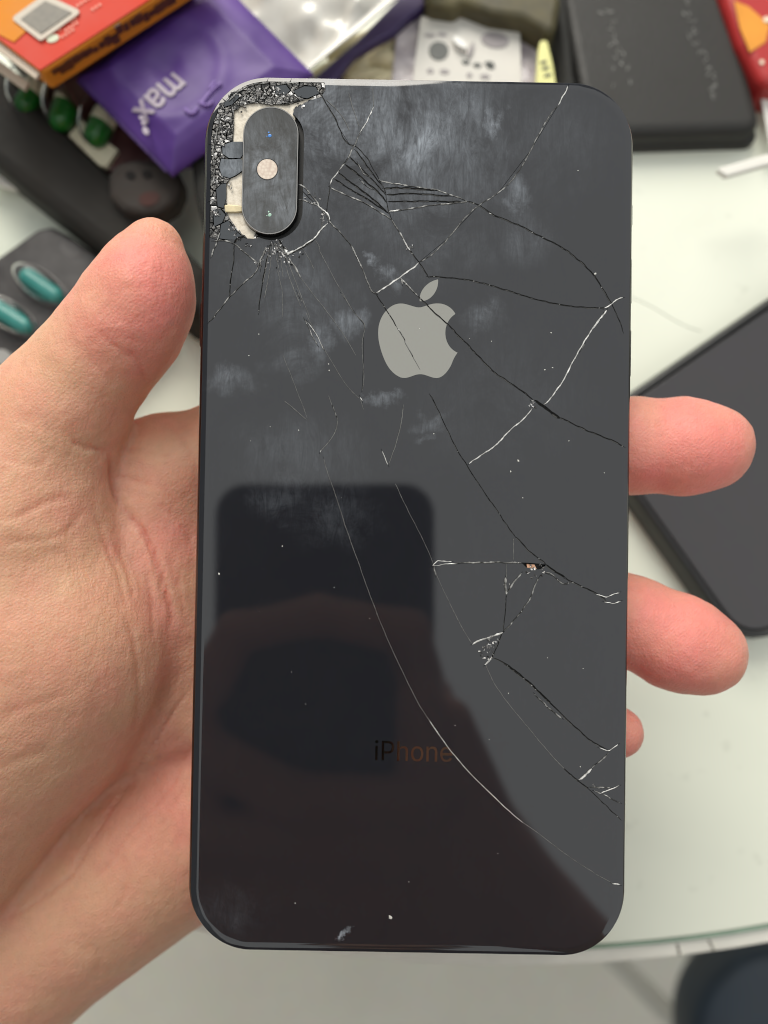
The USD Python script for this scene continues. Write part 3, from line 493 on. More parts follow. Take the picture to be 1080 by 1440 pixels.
def flat_disc(px, r, z0, z1, b=0.04, n=40):
    c = at_bump(px); pr = np.array([[0, z0], [r, z0], [r, z1 - b], [r - b, z1], [0, z1]]); t = trimesh.creation.revolve(pr, sections=n); t.apply_translation([*c, 0]); return t.apply_scale(0.001)
put(phone, 'flash_rim', flat_disc((376.5, 240), 1.98, ZB - 0.1, ZB - 0.005), LOOKS['lens_dark'], local=True, smooth=30)
put(phone, 'flash', flat_disc((376.5, 240), 1.80, ZB - 0.1, ZB + 0.03), LOOKS['flash_lens'], local=True, smooth=30)
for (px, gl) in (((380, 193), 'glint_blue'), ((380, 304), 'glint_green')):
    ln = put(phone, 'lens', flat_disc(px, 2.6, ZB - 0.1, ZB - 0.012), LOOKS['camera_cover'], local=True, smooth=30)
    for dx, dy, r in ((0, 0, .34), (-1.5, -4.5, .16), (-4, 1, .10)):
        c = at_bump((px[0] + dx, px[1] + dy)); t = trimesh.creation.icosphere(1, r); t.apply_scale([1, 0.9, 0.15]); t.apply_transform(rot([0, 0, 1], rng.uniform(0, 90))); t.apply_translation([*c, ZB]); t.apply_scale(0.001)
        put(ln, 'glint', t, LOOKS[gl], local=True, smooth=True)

# --- crack edges: faceted slivers of broken glass standing along every crack
def crack_mesh(style, w, px):
    p = onphone(px); d = np.r_[0, np.cumsum(np.linalg.norm(np.diff(p, axis=0), axis=1))]
    if len(p) > 3:
        p = smooth_path(p, max(12, int(d[-1] / 0.4))); d = np.r_[0, np.cumsum(np.linalg.norm(np.diff(p, axis=0), axis=1))]
    n = max(6, int(d[-1] / 0.13)); s = np.linspace(0, d[-1], n); q = np.stack([np.interp(s, d, p[:, k]) for k in (0, 1)], 1)
    t = np.gradient(q, axis=0); t /= np.linalg.norm(t, axis=1, keepdims=True) + 1e-9; nr = np.stack([-t[:, 1], t[:, 0]], 1)
    sd = int(abs(px[0][0] * 7 + px[0][1] * 13)) % 9999; r = np.random.default_rng(sd)
    wob = (meshkit.noise(np.column_stack([s * 0.9, np.zeros(n), np.zeros(n)]), sd) - 0.5) * 0.16 + r.normal(0, 0.009 if style in 'bm' else 0.004, n)
    if style in 'fe': wob *= 0.4
    q = q + nr * wob[:, None]
    k1 = meshkit.noise(np.column_stack([s * 1.7, np.full(n, 3.3), np.zeros(n)]), sd + 1); k2 = meshkit.noise(np.column_stack([s * 4, np.full(n, 9.1), np.zeros(n)]), sd + 2)
    hw = w / 2 * (0.45 + 0.7 * k1 + 0.3 * k2); ends = np.clip(np.minimum(s, d[-1] - s) / 0.5 + 0.25, 0, 1); hw = hw * ends
    if style in 'dh': hw = w / 2 * (0.55 + 0.55 * k1) * ends
    if style in 'fe': hw = w / 2 * (0.6 + 0.5 * k1) * np.clip(ends + .2, 0, 1)
    hw = hw * {'d': 0.88, 'h': 1.0, 'b': 0.75, 'm': 0.9}.get(style, 1.0)
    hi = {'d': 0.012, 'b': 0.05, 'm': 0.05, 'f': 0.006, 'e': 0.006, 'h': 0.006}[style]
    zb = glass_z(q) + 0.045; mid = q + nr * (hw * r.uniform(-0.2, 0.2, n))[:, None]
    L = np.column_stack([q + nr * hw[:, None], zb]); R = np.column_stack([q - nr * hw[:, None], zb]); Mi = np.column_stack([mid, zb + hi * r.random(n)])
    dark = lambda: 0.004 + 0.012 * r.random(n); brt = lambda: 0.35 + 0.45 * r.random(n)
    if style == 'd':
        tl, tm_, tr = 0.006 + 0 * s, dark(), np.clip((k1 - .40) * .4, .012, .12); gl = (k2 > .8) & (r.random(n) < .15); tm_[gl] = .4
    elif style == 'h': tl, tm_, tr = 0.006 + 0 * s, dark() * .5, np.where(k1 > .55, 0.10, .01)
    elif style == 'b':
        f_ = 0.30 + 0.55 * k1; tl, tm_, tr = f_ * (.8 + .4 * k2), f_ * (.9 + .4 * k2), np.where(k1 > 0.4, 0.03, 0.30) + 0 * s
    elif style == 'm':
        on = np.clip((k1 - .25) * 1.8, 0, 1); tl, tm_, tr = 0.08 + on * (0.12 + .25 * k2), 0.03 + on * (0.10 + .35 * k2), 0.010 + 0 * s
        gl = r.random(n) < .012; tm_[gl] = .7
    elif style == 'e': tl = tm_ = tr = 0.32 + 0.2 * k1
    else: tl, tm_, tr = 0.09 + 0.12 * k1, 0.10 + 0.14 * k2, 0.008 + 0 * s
    V = np.vstack([L, Mi, R]); T = np.concatenate([tl, tm_, tr]); i = np.arange(n - 1)
    q4 = np.vstack([np.stack([i + n, i + n + 1, i + 1, i], 1), np.stack([i + 2 * n, i + 2 * n + 1, i + n + 1, i + n], 1)])
    F = np.vstack([q4[:, [0, 1, 2]], q4[:, [0, 2, 3]]])
    V3, F3 = V[F].reshape(-1, 3), np.arange(len(F) * 3).reshape(-1, 3)              # faceted: every sliver glints on its own
    Tt = T[F].reshape(-1); fn = np.cross(V3[1::3] - V3[::3], V3[2::3] - V3[::3]); F3[fn[:, 2] < 0] = F3[fn[:, 2] < 0][:, ::-1]
    return V3 / 1000, F3, np.column_stack([Tt, Tt * 1.01, Tt * 1.0])
for st_, w_, px_ in CR_:
    v, f, c = crack_mesh(st_, w_, px_); put(phone, 'crack', (v, f), LOOKS['fracture'], local=True, tint=np.clip(c, 0, 1))

# --- smashed corner: broken pieces of glass, each tilted its own way
def chip(poly, z, thick, tilt, tone, name='glass_chip', out=None):
    p = np.array(poly.exterior.coords)[:-1]; c = p.mean(0)
    if len(p) < 3: return
    n = len(p); b = p + (c - p) * rng.uniform(0.05, 0.22)
    mid = np.array([*(c + rng.normal(0, .12, 2)), z + rng.uniform(0, .12)])
    zt = z + (p - c) @ tilt; V = np.vstack([np.column_stack([p, np.full(n, z - thick)]), np.column_stack([b, zt]), mid])
    F = [[i, (i + 1) % n, n + (i + 1) % n] for i in range(n)] + [[i, n + (i + 1) % n, n + i] for i in range(n)] + [[n + i, n + (i + 1) % n, 2 * n] for i in range(n)]
    F = np.array(F); F = F if poly.exterior.is_ccw else F[:, ::-1]
    V3 = V[F].reshape(-1, 3) / 1000; F3 = np.arange(len(V3)).reshape(-1, 3)
    T = np.repeat(np.clip(tone * rng.uniform(0.35, 1.6, len(F)), 0.004, 0.9), 3); T = np.column_stack([T, T, T * 1.01])
    if out is None: put(phone, name, (V3, F3), LOOKS['chip_glass'], local=True, tint=T)
    else: out.append((V3, F3, T))
rim = crush
bands = rim.difference(pl.buffer(-0.25)).difference(pill(bump_c, W_B + .3, H_B + .3))
flakes = [[(312, 204), (326, 199), (344, 199), (344, 213), (338, 222), (322, 222), (313, 216)], [(311, 223), (325, 224), (338, 223), (344, 228), (343, 238), (332, 246), (323, 250), (312, 247), (308, 235)], [(304, 266), (311, 259), (318, 258), (318, 278), (314, 292), (306, 290)], [(311, 315), (321, 310), (333, 326), (345, 336), (322, 337), (308, 335)], [(412, 128), (428, 121), (444, 122), (449, 131), (432, 138), (420, 136)], [(300, 296), (310, 294), (317, 302), (312, 313), (301, 318)], [(386, 121), (402, 119), (408, 127), (398, 136), (388, 133)], [(316, 136), (330, 127), (337, 136), (326, 147), (315, 150)]]
FL = []
grease_material('flake_glass', (0.034, 0.040, 0.048), [(325, 225, 40, 60, .5)])
for fpx in flakes:
    g = Polygon(onphone(fpx)).buffer(0); FL.append(g)
    t = (rng.normal() * 0.012, rng.normal() * 0.012, np.array(g.centroid.coords[0]))
    v, f, nn = draped(g, t, lift=-0.05, skirt=0.4); put(phone, 'loose_flake', (v, f), LOOKS['flake_glass'], local=True, normals=nn)
    ex = g.exterior; k = max(10, int(ex.length / .25)); pts = [ex.interpolate(s_, normalized=True).coords[0] for s_ in np.linspace(0, 1, k)]
free = bands.difference(unary_union(FL).buffer(0.12))
bx = free.bounds; N_ = 250
pts = np.column_stack([rng.uniform(bx[0], bx[2], N_ * 6), rng.uniform(bx[1], bx[3], N_ * 6)])
pts = pts[[free.buffer(0.4).contains(Point(p)) for p in pts]][:N_]
pts = pts + (meshkit.noise(np.column_stack([pts * .5, pts[:, :1] * 0]), 3)[:, None] - .5) * 1.4
vor = Voronoi(np.vstack([pts, [[-500, 0], [500, 0], [0, 500], [0, -500]]])); crumbs = []
cells = []
for i in range(len(pts)):
    rg = vor.regions[vor.point_region[i]]
    if -1 in rg or len(rg) < 3: continue
    g = Polygon(vor.vertices[rg]).intersection(free)
    for q in getattr(g, 'geoms', [g]):
        if q.geom_type == 'Polygon' and q.area > 0.02: cells.append(q.buffer(-0.018) if q.area > .1 else q)
cells = [c for c in cells if c.geom_type == 'Polygon' and not c.is_empty]
cells.sort(key=lambda g: -g.area)
for k, q in enumerate(cells):
    q = q.simplify(0.03); z = float(glass_z(np.array(q.centroid.coords))[0]) + rng.uniform(-0.16, 0.04)
    tone = rng.choice([0.012, 0.045, 0.12, 0.45], p=[.28, .42, .22, .08])
    chip(q, z, 0.5, rng.normal(0, 0.09, 2), tone, out=None if k < 70 else crumbs)
for cx, cy, r, n_ in ((345, 140, 9, 40), (365, 133, 9, 40), (388, 131, 9, 36), (402, 138, 8, 26), (312, 165, 8, 34), (316, 182, 8, 34), (310, 200, 7, 24), (307, 150, 8, 20), (306, 255, 7, 20), (304, 300, 6, 18), (330, 135, 9, 24), (693, 903, 11, 26), (684, 918, 11, 22), (752, 803, 14, 22), (388, 350, 16, 34), (350, 345, 5, 5), (748, 569, 7, 10), (440, 278, 12, 12), (457, 305, 9, 12), (712, 822, 6, 5), (420, 357, 8, 7), (332, 335, 8, 8), (338, 152, 7, 14), (425, 144, 10, 10), (325, 262, 6, 9), (326, 320, 8, 10), (378, 352, 7, 12), (398, 357, 7, 12), (575, 347, 6, 8), (838, 1108, 9, 5), (370, 372, 12, 8), (400, 372, 14, 9)):
    for _ in range(n_):
        a, rr_ = rng.uniform(0, 2 * math.pi), r * math.sqrt(rng.random()); c = onphone([(cx + rr_ * math.cos(a), cy + rr_ * math.sin(a) * .8)])[0]; big = crush.contains(Point(c))
        if cut_bump.contains(Point(c)) or not Polygon(rr_poly(INS + .5)).contains(Point(c)) or (big and pl.contains(Point(c)) and rng.random() < .5): continue
        k = rng.integers(3, 6); an = np.sort(rng.uniform(0, 2 * math.pi, k)); q = Polygon([(c[0] + rng.uniform(.1, .42) * math.cos(x) , c[1] + rng.uniform(.1, .42) * math.sin(x)) for x in an]).convex_hull
        if q.geom_type == 'Polygon' and q.area > .01: chip(q, ZG - 0.02 + rng.uniform(0, .1), 0.25, rng.normal(0, .4, 2), rng.choice([.03, .13, .3, .6]), out=crumbs)
V, F, T, n = [], [], [], 0
for v, f, t in crumbs: V.append(v); F.append(f + n); T.append(t); n += len(v)
put(phone, 'glass_crumbs', (np.vstack(V), np.vstack(F)), LOOKS['chip_glass'], local=True, tint=np.vstack(T), kind='stuff')
# dust and nicks on the glass
V, F, n = [], [], 0
for u, v, r in [(549, 1290, .34), (415, 1270, .12), (308, 807, .22), (470, 826, .1), (397, 768, .12), (813, 240, .16), (837, 385, .2), (777, 517, .12), (729, 648, .2), (766, 520, .15), (718, 663, .14), (735, 700, .1), (775, 468, .12), (590, 462, .1), (660, 476, .08), (691, 480, .1), (462, 512, .14), (463, 521, .12), (420, 605, .12), (380, 600, .08), (352, 620, .08), (430, 990, .09), (365, 860, .08), (410, 945, .08), (800, 620, .1), (850, 665, .1), (640, 1020, .09), (688, 1040, .1), (770, 925, .08), (820, 940, .1), (715, 975, .12), (816, 1078, .1), (350, 500, .12), (364, 470, .1), (610, 610, .12), (480, 700, .06), (575, 1240, .07), (700, 1200, .07), (340, 1190, .07), (520, 870, .07)]:
    t = trimesh.creation.icosphere(1, r * 0.75); t.vertices *= rng.uniform(.6, 1.3, t.vertices.shape); t.apply_scale([1, rng.uniform(.6, 1.6), .35]); t.apply_transform(rot([0, 0, 1], rng.uniform(0, 180))); c = onphone([(u, v)])[0]; t.apply_translation([*c, ZG + r * .15]); V.append(t.vertices / 1000); F.append(t.faces + n); n += len(t.vertices)
put(phone, 'dust_specks', (np.vstack(V), np.vstack(F)), LOOKS['dust'], local=True, kind='stuff')

# ---------------------------------------------------------------- the person: left hand under the phone, right hand holding the camera phone
def C(u, v, d): return np.array([(u - 540) / FPX * d, (720 - v) / FPX * d, -float(d)])     # camera frame, mm
def cone(P, a, b, ra, rb):
    a, b = np.asarray(a, np.float32), np.asarray(b, np.float32); ab = b - a
    t = np.clip((P - a) @ ab / max(float(ab @ ab), 1e-6), 0, 1)
    return np.linalg.norm(P - a - t[..., None] * ab, axis=-1) - (ra + (rb - ra) * t)
def ellip(P, c, r, R=None):
    q = (P - np.asarray(c, np.float32))
    if R is not None: q = q @ R
    r = np.asarray(r, np.float32); k0 = np.linalg.norm(q / r, axis=-1); k1 = np.linalg.norm(q / (r * r), axis=-1)
    return k0 * (k0 - 1) / np.maximum(k1, 1e-6)
def smin(a, b, k):
    h = np.clip(0.5 + 0.5 * (b - a) / k, 0, 1); return b + (a - b) * h - k * h * (1 - h)
def chain(P, pts, k=2.0):
    d = None
    for (a, ra), (b, rb) in zip(pts[:-1], pts[1:]):
        e = cone(P, a, b, ra, rb); d = e if d is None else smin(d, e, k)
    return d
def surface_nets(fun, lo, hi, h):
    n = np.ceil((np.array(hi) - lo) / h).astype(int) + 1
    ax = [lo[i] + h * np.arange(n[i]) for i in range(3)]
    D = np.empty(n, np.float32)
    for i0 in range(0, n[0], 24):
        P = np.stack(np.meshgrid(ax[0][i0:i0 + 24], ax[1], ax[2], indexing='ij'), -1).astype(np.float32); D[i0:i0 + 24] = fun(P)
    s = D < 0; c = np.zeros(n - 1, int); acc = np.zeros((*(n - 1), 3), np.float32); cnt = np.zeros(n - 1, np.float32)
    sl = lambda o: tuple(slice(o[i], n[i] - 1 + o[i]) for i in range(3))
    for o in np.ndindex(2, 2, 2): c += s[sl(o)]
    for axis in range(3):
        for o in np.ndindex(2, 2, 2):
            if o[axis]: continue
            o2 = list(o); o2[axis] = 1; a, b = D[sl(o)], D[sl(o2)]; x = (a < 0) != (b < 0); t = np.where(x, a / np.where(x, a - b, 1), 0)
            p = np.broadcast_to(np.array(o, np.float32), (*x.shape, 3)).copy(); p[..., axis] = t; acc += p * x[..., None]; cnt += x
    act = (c > 0) & (c < 8); idx = -np.ones(n - 1, int); idx[act] = np.arange(act.sum())
    V = (np.argwhere(act) + acc[act] / cnt[act][:, None]) * h + lo
    F = []
    for axis in range(3):
        a2, a3 = (axis + 1) % 3, (axis + 2) % 3
        A = np.take(s, range(0, n[axis] - 1), axis); B = np.take(s, range(1, n[axis]), axis); e = np.argwhere(A != B)
        e = e[(e[:, a2] > 0) & (e[:, a3] > 0) & (e[:, a2] < n[a2] - 1) & (e[:, a3] < n[a3] - 1)]
        q = []
        for d2, d3 in ((-1, -1), (0, -1), (0, 0), (-1, 0)):
            k = e.copy(); k[:, a2] += d2; k[:, a3] += d3; q.append(idx[tuple(k.T)])
        q = np.stack(q, 1); fl = ~A[tuple(e.T)]; q[fl] = q[fl][:, ::-1]; F.append(q)
    F = np.vstack(F); F = F[(F >= 0).all(1)]
    return V, np.vstack([F[:, [0, 1, 2]], F[:, [0, 2, 3]]])
def refine(V, F, fun, steps=3):
    for _ in range(steps):
        e = 0.05; d = fun(V.astype(np.float32)); g = np.stack([fun((V + np.eye(3)[k] * e).astype(np.float32)) - d for k in range(3)], -1) / e
        V = V - g * (d / np.maximum((g * g).sum(-1), 0.2))[:, None]
    return V
THUMB = [(C(216, 343, 141), 4.6), (C(208, 376, 141), 6.8), (C(199, 412, 141), 8.8), (C(178, 455, 142), 9.9), (C(150, 490, 143.5), 9.7), (C(118, 530, 145), 10.3), (C(84, 582, 147), 12.5), (C(34, 690, 150), 18.6)]
INDEX = [(C(140, 722, 163), 11.5), (C(250, 664, 160), 10.8), (C(390, 600, 160), 10.0), (C(600, 560, 157), 9.0), (C(790, 580, 154), 7.8)]
MIDDLE = [(C(390, 750, 163), 11), (C(640, 668, 159), 9.4), (C(800, 630, 153.5), 9.0), (C(890, 627, 152), 8.95), (C(960, 628, 151), 8.9), (C(999, 629, 150.5), 8.0)]
RING = [(C(390, 880, 163), 11), (C(650, 830, 159), 9.3), (C(830, 858, 154), 8.9), (C(885, 873, 153), 8.7), (C(950, 901, 151.5), 9.0), (C(988, 917, 151), 8.1)]
LITTLE = [(C(370, 1000, 164), 9), (C(620, 1000, 159), 8), (C(800, 1022, 153.5), 6.4), (C(868, 1029, 151), 5.0)]
WR = C(-150, 1150, 176)
def hand(P):
    d = cone(P, WR, C(60, 1000, 172), 24, 20)
    for (u, v, r0) in ((380, 640, 10), (390, 750, 11), (390, 880, 11), (370, 1000, 10)): d = smin(d, cone(P, C(20, 1000, 172), C(u, v, 165), 17, r0), 9)
    d = smin(d, chain(P, INDEX, 3), 5)
    d = smin(d, ellip(P, C(206, 800, 160), (13, 30, 12.5)), 7)
    th = smin(chain(P, THUMB, 3), ellip(P, C(205, 415, 139.5), (8.2, 10.5, 8.5)), 2)
    th = smin(th, ellip(P, C(34, 850, 158), (28, 41, 26), rot([0, 0, 1], 12)[:3, :3]), 9)
    th = smin(th, cone(P, C(60, 830, 162), C(185, 900, 160), 18, 12), 7); th = smin(th, cone(P, C(88, 902, 155), C(-126, 1180, 158), 22.6, 24.6), 6)
    d = smin(d, th, 1.6)
    hy = smin(cone(P, C(330, 1106, 173), C(20, 1316, 175), 20.0, 22.2), cone(P, C(20, 1316, 175), C(-260, 1480, 182), 22.0, 24), 4)
    d = smin(d, hy, 2.5)
    for f in (MIDDLE, RING, LITTLE): d = smin(d, chain(P, f, 2.5), 2.5)
    d = smin(d, ellip(P, C(965, 629, 150.5), (11, 8.9, 9.2)), 1.5); d = smin(d, ellip(P, C(955, 905, 151.5), (11, 8.9, 9.0), rot([0, 0, 1], -18)[:3, :3]), 1.5)
    return d
LO, HI = [-132, -118, -198], [76, 62, -126]
V, F = surface_nets(hand, np.array(LO, float), np.array(HI, float), 1.35)
hm = trimesh.Trimesh(V, F, process=False).subdivide()
V = refine(np.array(hm.vertices), hm.faces, hand); F = np.array(hm.faces)
# press the flesh flat where the phone touches it
Rp = (rot([0, 0, 1], -1.0) @ rot([1, 0, 0], -1.1))[:3, :3]
loc = (V - PC * 1000) @ Rp
edge_d = np.maximum(np.abs(loc[:, 0]) - HW, np.abs(loc[:, 1]) - HH)
lim = np.where(edge_d < 0.6, -ZG - 0.15, -ZG - 0.15 + np.clip(edge_d - 0.6, 0, 9) * 1.6)
over = np.maximum(loc[:, 2] - lim, 0) * (edge_d < 6) * (720 - V[:, 1] / -V[:, 2] * FPX > 575); loc[:, 2] -= over; V = loc @ Rp.T + PC * 1000
# creases of the palm, cut along the normals of the side that faces up
fn = np.cross(V[F[:, 1]] - V[F[:, 0]], V[F[:, 2]] - V[F[:, 0]]); VN = np.zeros_like(V)
for k in range(3): np.add.at(VN, F[:, k], fn)
VN /= np.linalg.norm(VN, axis=1, keepdims=True) + 1e-12
pix = np.stack([540 + V[:, 0] / -V[:, 2] * FPX, 720 - V[:, 1] / -V[:, 2] * FPX], 1)
CREASE = [(.45, .55, [(139, 460), (152, 478), (165, 490), (180, 500), (191, 512)]), (.5, .8, [(178, 492), (192, 506), (200, 522), (207, 540)]), (.22, .5, [(128, 452), (150, 462), (176, 474), (200, 482)]), (.2, .5, [(122, 500), (140, 520), (165, 540)]),
    (.8, .7, [(100, 620), (115, 626), (130, 630), (153, 635)]), (1.3, .8, [(153, 632), (156, 652), (160, 679), (167, 704), (180, 724), (200, 746), (214, 774), (225, 807), (236, 840), (243, 880)]),
    (.55, .7, [(161, 668), (180, 672), (196, 676), (213, 683)]), (.4, .7, [(217, 704), (244, 724), (258, 742), (267, 762), (275, 810)]), (.3, .6, [(167, 631), (190, 632), (208, 635), (244, 643)]), (.3, .7, [(230, 590), (252, 612), (268, 640), (278, 668)]),
    (.45, .7, [(133, 727), (147, 758), (156, 782), (166, 806), (172, 827), (178, 854)]), (.45, .7, [(164, 765), (172, 785), (180, 808), (189, 845)]), (.4, .8, [(178, 870), (188, 900), (193, 930), (195, 979), (186, 1030)]), (.3, .8, [(206, 800), (214, 850), (216, 900)]), (.35, .8, [(236, 780), (250, 820), (258, 870)]),
    (.4, 1.0, [(0, 727), (42, 718), (60, 708), (78, 702), (103, 699)]), (.35, .9, [(0, 765), (50, 760), (83, 753), (105, 735), (118, 715)]), (.28, .9, [(0, 640), (30, 650), (66, 652)]), (.3, 1.4, [(0, 1080), (35, 1066), (70, 1054)]), (.25, 1.2, [(0, 1010), (50, 990), (100, 975)]),
    (.7, .6, [(274, 958), (250, 993), (225, 1032), (194, 1082), (167, 1124), (139, 1166), (117, 1205), (100, 1232), (70, 1258), (42, 1276), (0, 1296), (-40, 1310)]),
    (.5, .6, [(269, 1049), (255, 1080), (242, 1104), (222, 1130), (205, 1146), (180, 1176), (155, 1212), (128, 1240)]), (.4, .6, [(264, 1090), (244, 1132), (222, 1168)]), (.3, .8, [(167, 1200), (180, 1230), (160, 1280)]), (.3, 1.4, [(118, 1330), (140, 1352), (135, 1372)]), (.25, 1.2, [(60, 1330), (80, 1360)])]
dens = []
for u in range(16):
    dens.append((.10, .35, [(196 + u * 6, 1075 + u * 1.2 + 25 * math.sin(u)), (180 + u * 6, 1130 + u * 3), (160 + u * 6.5, 1195 + 10 * math.cos(u * 2))]))
for u in range(10): dens.append((.13, .4, [(168 + u * 9, 640 + u * 7), (200 + u * 7, 652 + u * 9), (232 + u * 4.4, 668 + u * 11)]))
for u in range(12): dens.append((.12, .4, [(110 + u * 4, 470 - u * 6), (140 + u * 4.4, 458 - u * 5.2), (172 + u * 4.6, 452 - u * 4.4), (205 + u * 4.6, 455 - u * 3)]))
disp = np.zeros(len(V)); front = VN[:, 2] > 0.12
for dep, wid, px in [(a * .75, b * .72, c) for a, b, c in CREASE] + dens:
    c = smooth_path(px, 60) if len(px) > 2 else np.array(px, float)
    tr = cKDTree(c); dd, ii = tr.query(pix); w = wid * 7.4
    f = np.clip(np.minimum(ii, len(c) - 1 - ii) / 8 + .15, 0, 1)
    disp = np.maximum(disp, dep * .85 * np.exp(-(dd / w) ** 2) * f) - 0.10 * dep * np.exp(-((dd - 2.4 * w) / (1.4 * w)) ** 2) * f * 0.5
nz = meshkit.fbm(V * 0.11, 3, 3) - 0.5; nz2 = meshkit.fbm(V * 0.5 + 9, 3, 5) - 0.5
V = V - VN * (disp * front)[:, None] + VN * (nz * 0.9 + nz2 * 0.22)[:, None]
# colour of the skin itself: yellowish palm, pink finger ends, redder lines
tips = [(C(965, 628, 148), 18, 1.0), (C(955, 900, 148), 18, .95), (C(866, 1029, 150), 10, .85), (C(218, 400, 135), 14, .85), (C(890, 627, 150), 12, .7), (C(890, 872, 150), 12, .7), (C(235, 760, 150), 9, .6), (C(215, 870, 150), 9, .45), (C(240, 1140, 150), 14, .5), (C(200, 690, 155), 8, .35), (C(150, 880, 150), 12, .2)]
red = np.zeros(len(V))
for c, r, s in tips: red = np.maximum(red, s * np.exp(-(np.linalg.norm(V - c, axis=1) / r) ** 2))
mot = meshkit.fbm(V * 0.16 + 4, 4, 11); mot2 = meshkit.fbm(V * 0.9 + 4, 3, 12)
red = np.clip(red + (mot - .5) * .75 + 0.13, 0, 1)[:, None]
base = np.array([0.685, 0.395, 0.255]); pink = np.array([0.75, 0.262, 0.222])
tint = base * (1 - red) + pink * red
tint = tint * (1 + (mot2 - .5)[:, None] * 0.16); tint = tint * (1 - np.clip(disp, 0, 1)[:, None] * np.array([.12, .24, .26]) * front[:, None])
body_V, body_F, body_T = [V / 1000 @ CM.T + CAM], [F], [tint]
# right hand and the rest of the body (reflected in the glass, otherwise behind the camera)
CP = dict(x0=-60.0, x1=18.0, y1=15.5, y0=-143.0, z0=2.0, z1=10.0)
def rhand(P):
    d = cone(P, (22, -70, 6), (38, -122, 8), 10, 17)
    d = smin(d, cone(P, (38, -122, 8), (76, -176, 14), 19, 27), 8)
    for f in ([((13, -54, 3), 8.5), ((8, -36, -7), 8.0), ((-22, -30, -8.5), 7.0), ((-50, -36, -6.5), 7.2), ((-60, -54, -6), 8.4)], [((22, -86, 2), 10), ((8, -93, -8), 9.0), ((-30, -92, -8.5), 9.2), ((-60, -76, -7), 8.6)], [((20, -104, 4), 11), ((0, -108, -8), 9.5), ((-62, -104, -7), 9.6)], [((24, -120, 5), 10), ((0, -123, -7), 9), ((-60, -121, -5.5), 9.2)], [((24, -84, 14), 10), ((16, -64, 19), 9.5), ((-8, -50, 20), 7.5)]): d = smin(d, chain(P, f, 2.5), 3)
    d = smin(d, ellip(P, (-63, -96, -5), (9, 42, 7)), 3); d = smin(d, cone(P, (12, -58, -6), (13, -92, -6), 8, 9), 3)
    return smin(d, ellip(P, (-12, -124, -4), (58, 34, 11)), 4)
V, F = surface_nets(rhand, np.array([-84, -215, -26.]), np.array([112, -8, 52.]), 2.4); V = refine(V, F, rhand, 2)
body_V.append(V / 1000 @ CM.T + CAM); body_F.append(F); body_T.append(np.tile(base * np.array([.80, .72, .84]), (len(V), 1)))
SHL, SHR, NECK, HEAD = np.array([-190, -600, 400.]), np.array([190, -600, 400.]), np.array([0, -590, 455.]), np.array([0, -545, 590.])
ELL, ELR = np.array([-290, -350, 60.]), np.array([215, -380, 185.])
WL = (WR / 1000 @ CM.T + CAM) * 1000; WRT = (np.array([66, -162, 12.]) / 1000 @ CM.T + CAM) * 1000
def corpus(P):
    d = smin(cone(P, WL, ELL, 23, 38), cone(P, ELL, SHL, 40, 50), 15); e = smin(cone(P, WRT, ELR, 24, 40), cone(P, ELR, SHR, 42, 50), 15)
    t = smin(cone(P, SHL, SHR, 60, 60), ellip(P, (0, -620, 180), (155, 100, 300)), 60); t = smin(t, cone(P, NECK - [0, 0, 40], HEAD - [0, 0, 60], 56, 52), 20)
    h = smin(ellip(P, HEAD, (76, 96, 92)), ellip(P, HEAD + [0, 34, -62], (52, 52, 60)), 25); h = smin(h, ellip(P, HEAD + [0, 101, -20], (14, 22, 24)), 8)   # skull, jaw, nose
    for s in (-1, 1): h = smin(h, ellip(P, HEAD + [s * 78, 0, -10], (8, 20, 32)), 5); h = -smin(-h, ellip(P, HEAD + [s * 32, 98, 0], (17, 12, 11)), 6)
    h = -smin(-h, ellip(P, HEAD + [0, 92, -72], (24, 10, 3)), 4)
    return smin(smin(smin(t, h, 12), d, 20), e, 20)
V, F = surface_nets(corpus, np.array([-380, -790, -160.]), np.array([380, -60, 720.]), 9.0); V = refine(V, F, corpus, 2)
body_V.append(V / 1000); body_F.append(F); body_T.append(np.tile(base * .9, (len(V), 1)))
off = np.cumsum([0] + [len(v) for v in body_V])
BV, BF, BT = np.vstack(body_V), np.vstack([f + o for f, o in zip(body_F, off)]), np.vstack(body_T)
BN = np.zeros_like(BV); fn = np.cross(BV[BF[:, 1]] - BV[BF[:, 0]], BV[BF[:, 2]] - BV[BF[:, 0]])
for k in range(3): np.add.at(BN, BF[:, k], fn)
BN /= np.linalg.norm(BN, axis=1, keepdims=True) + 1e-12
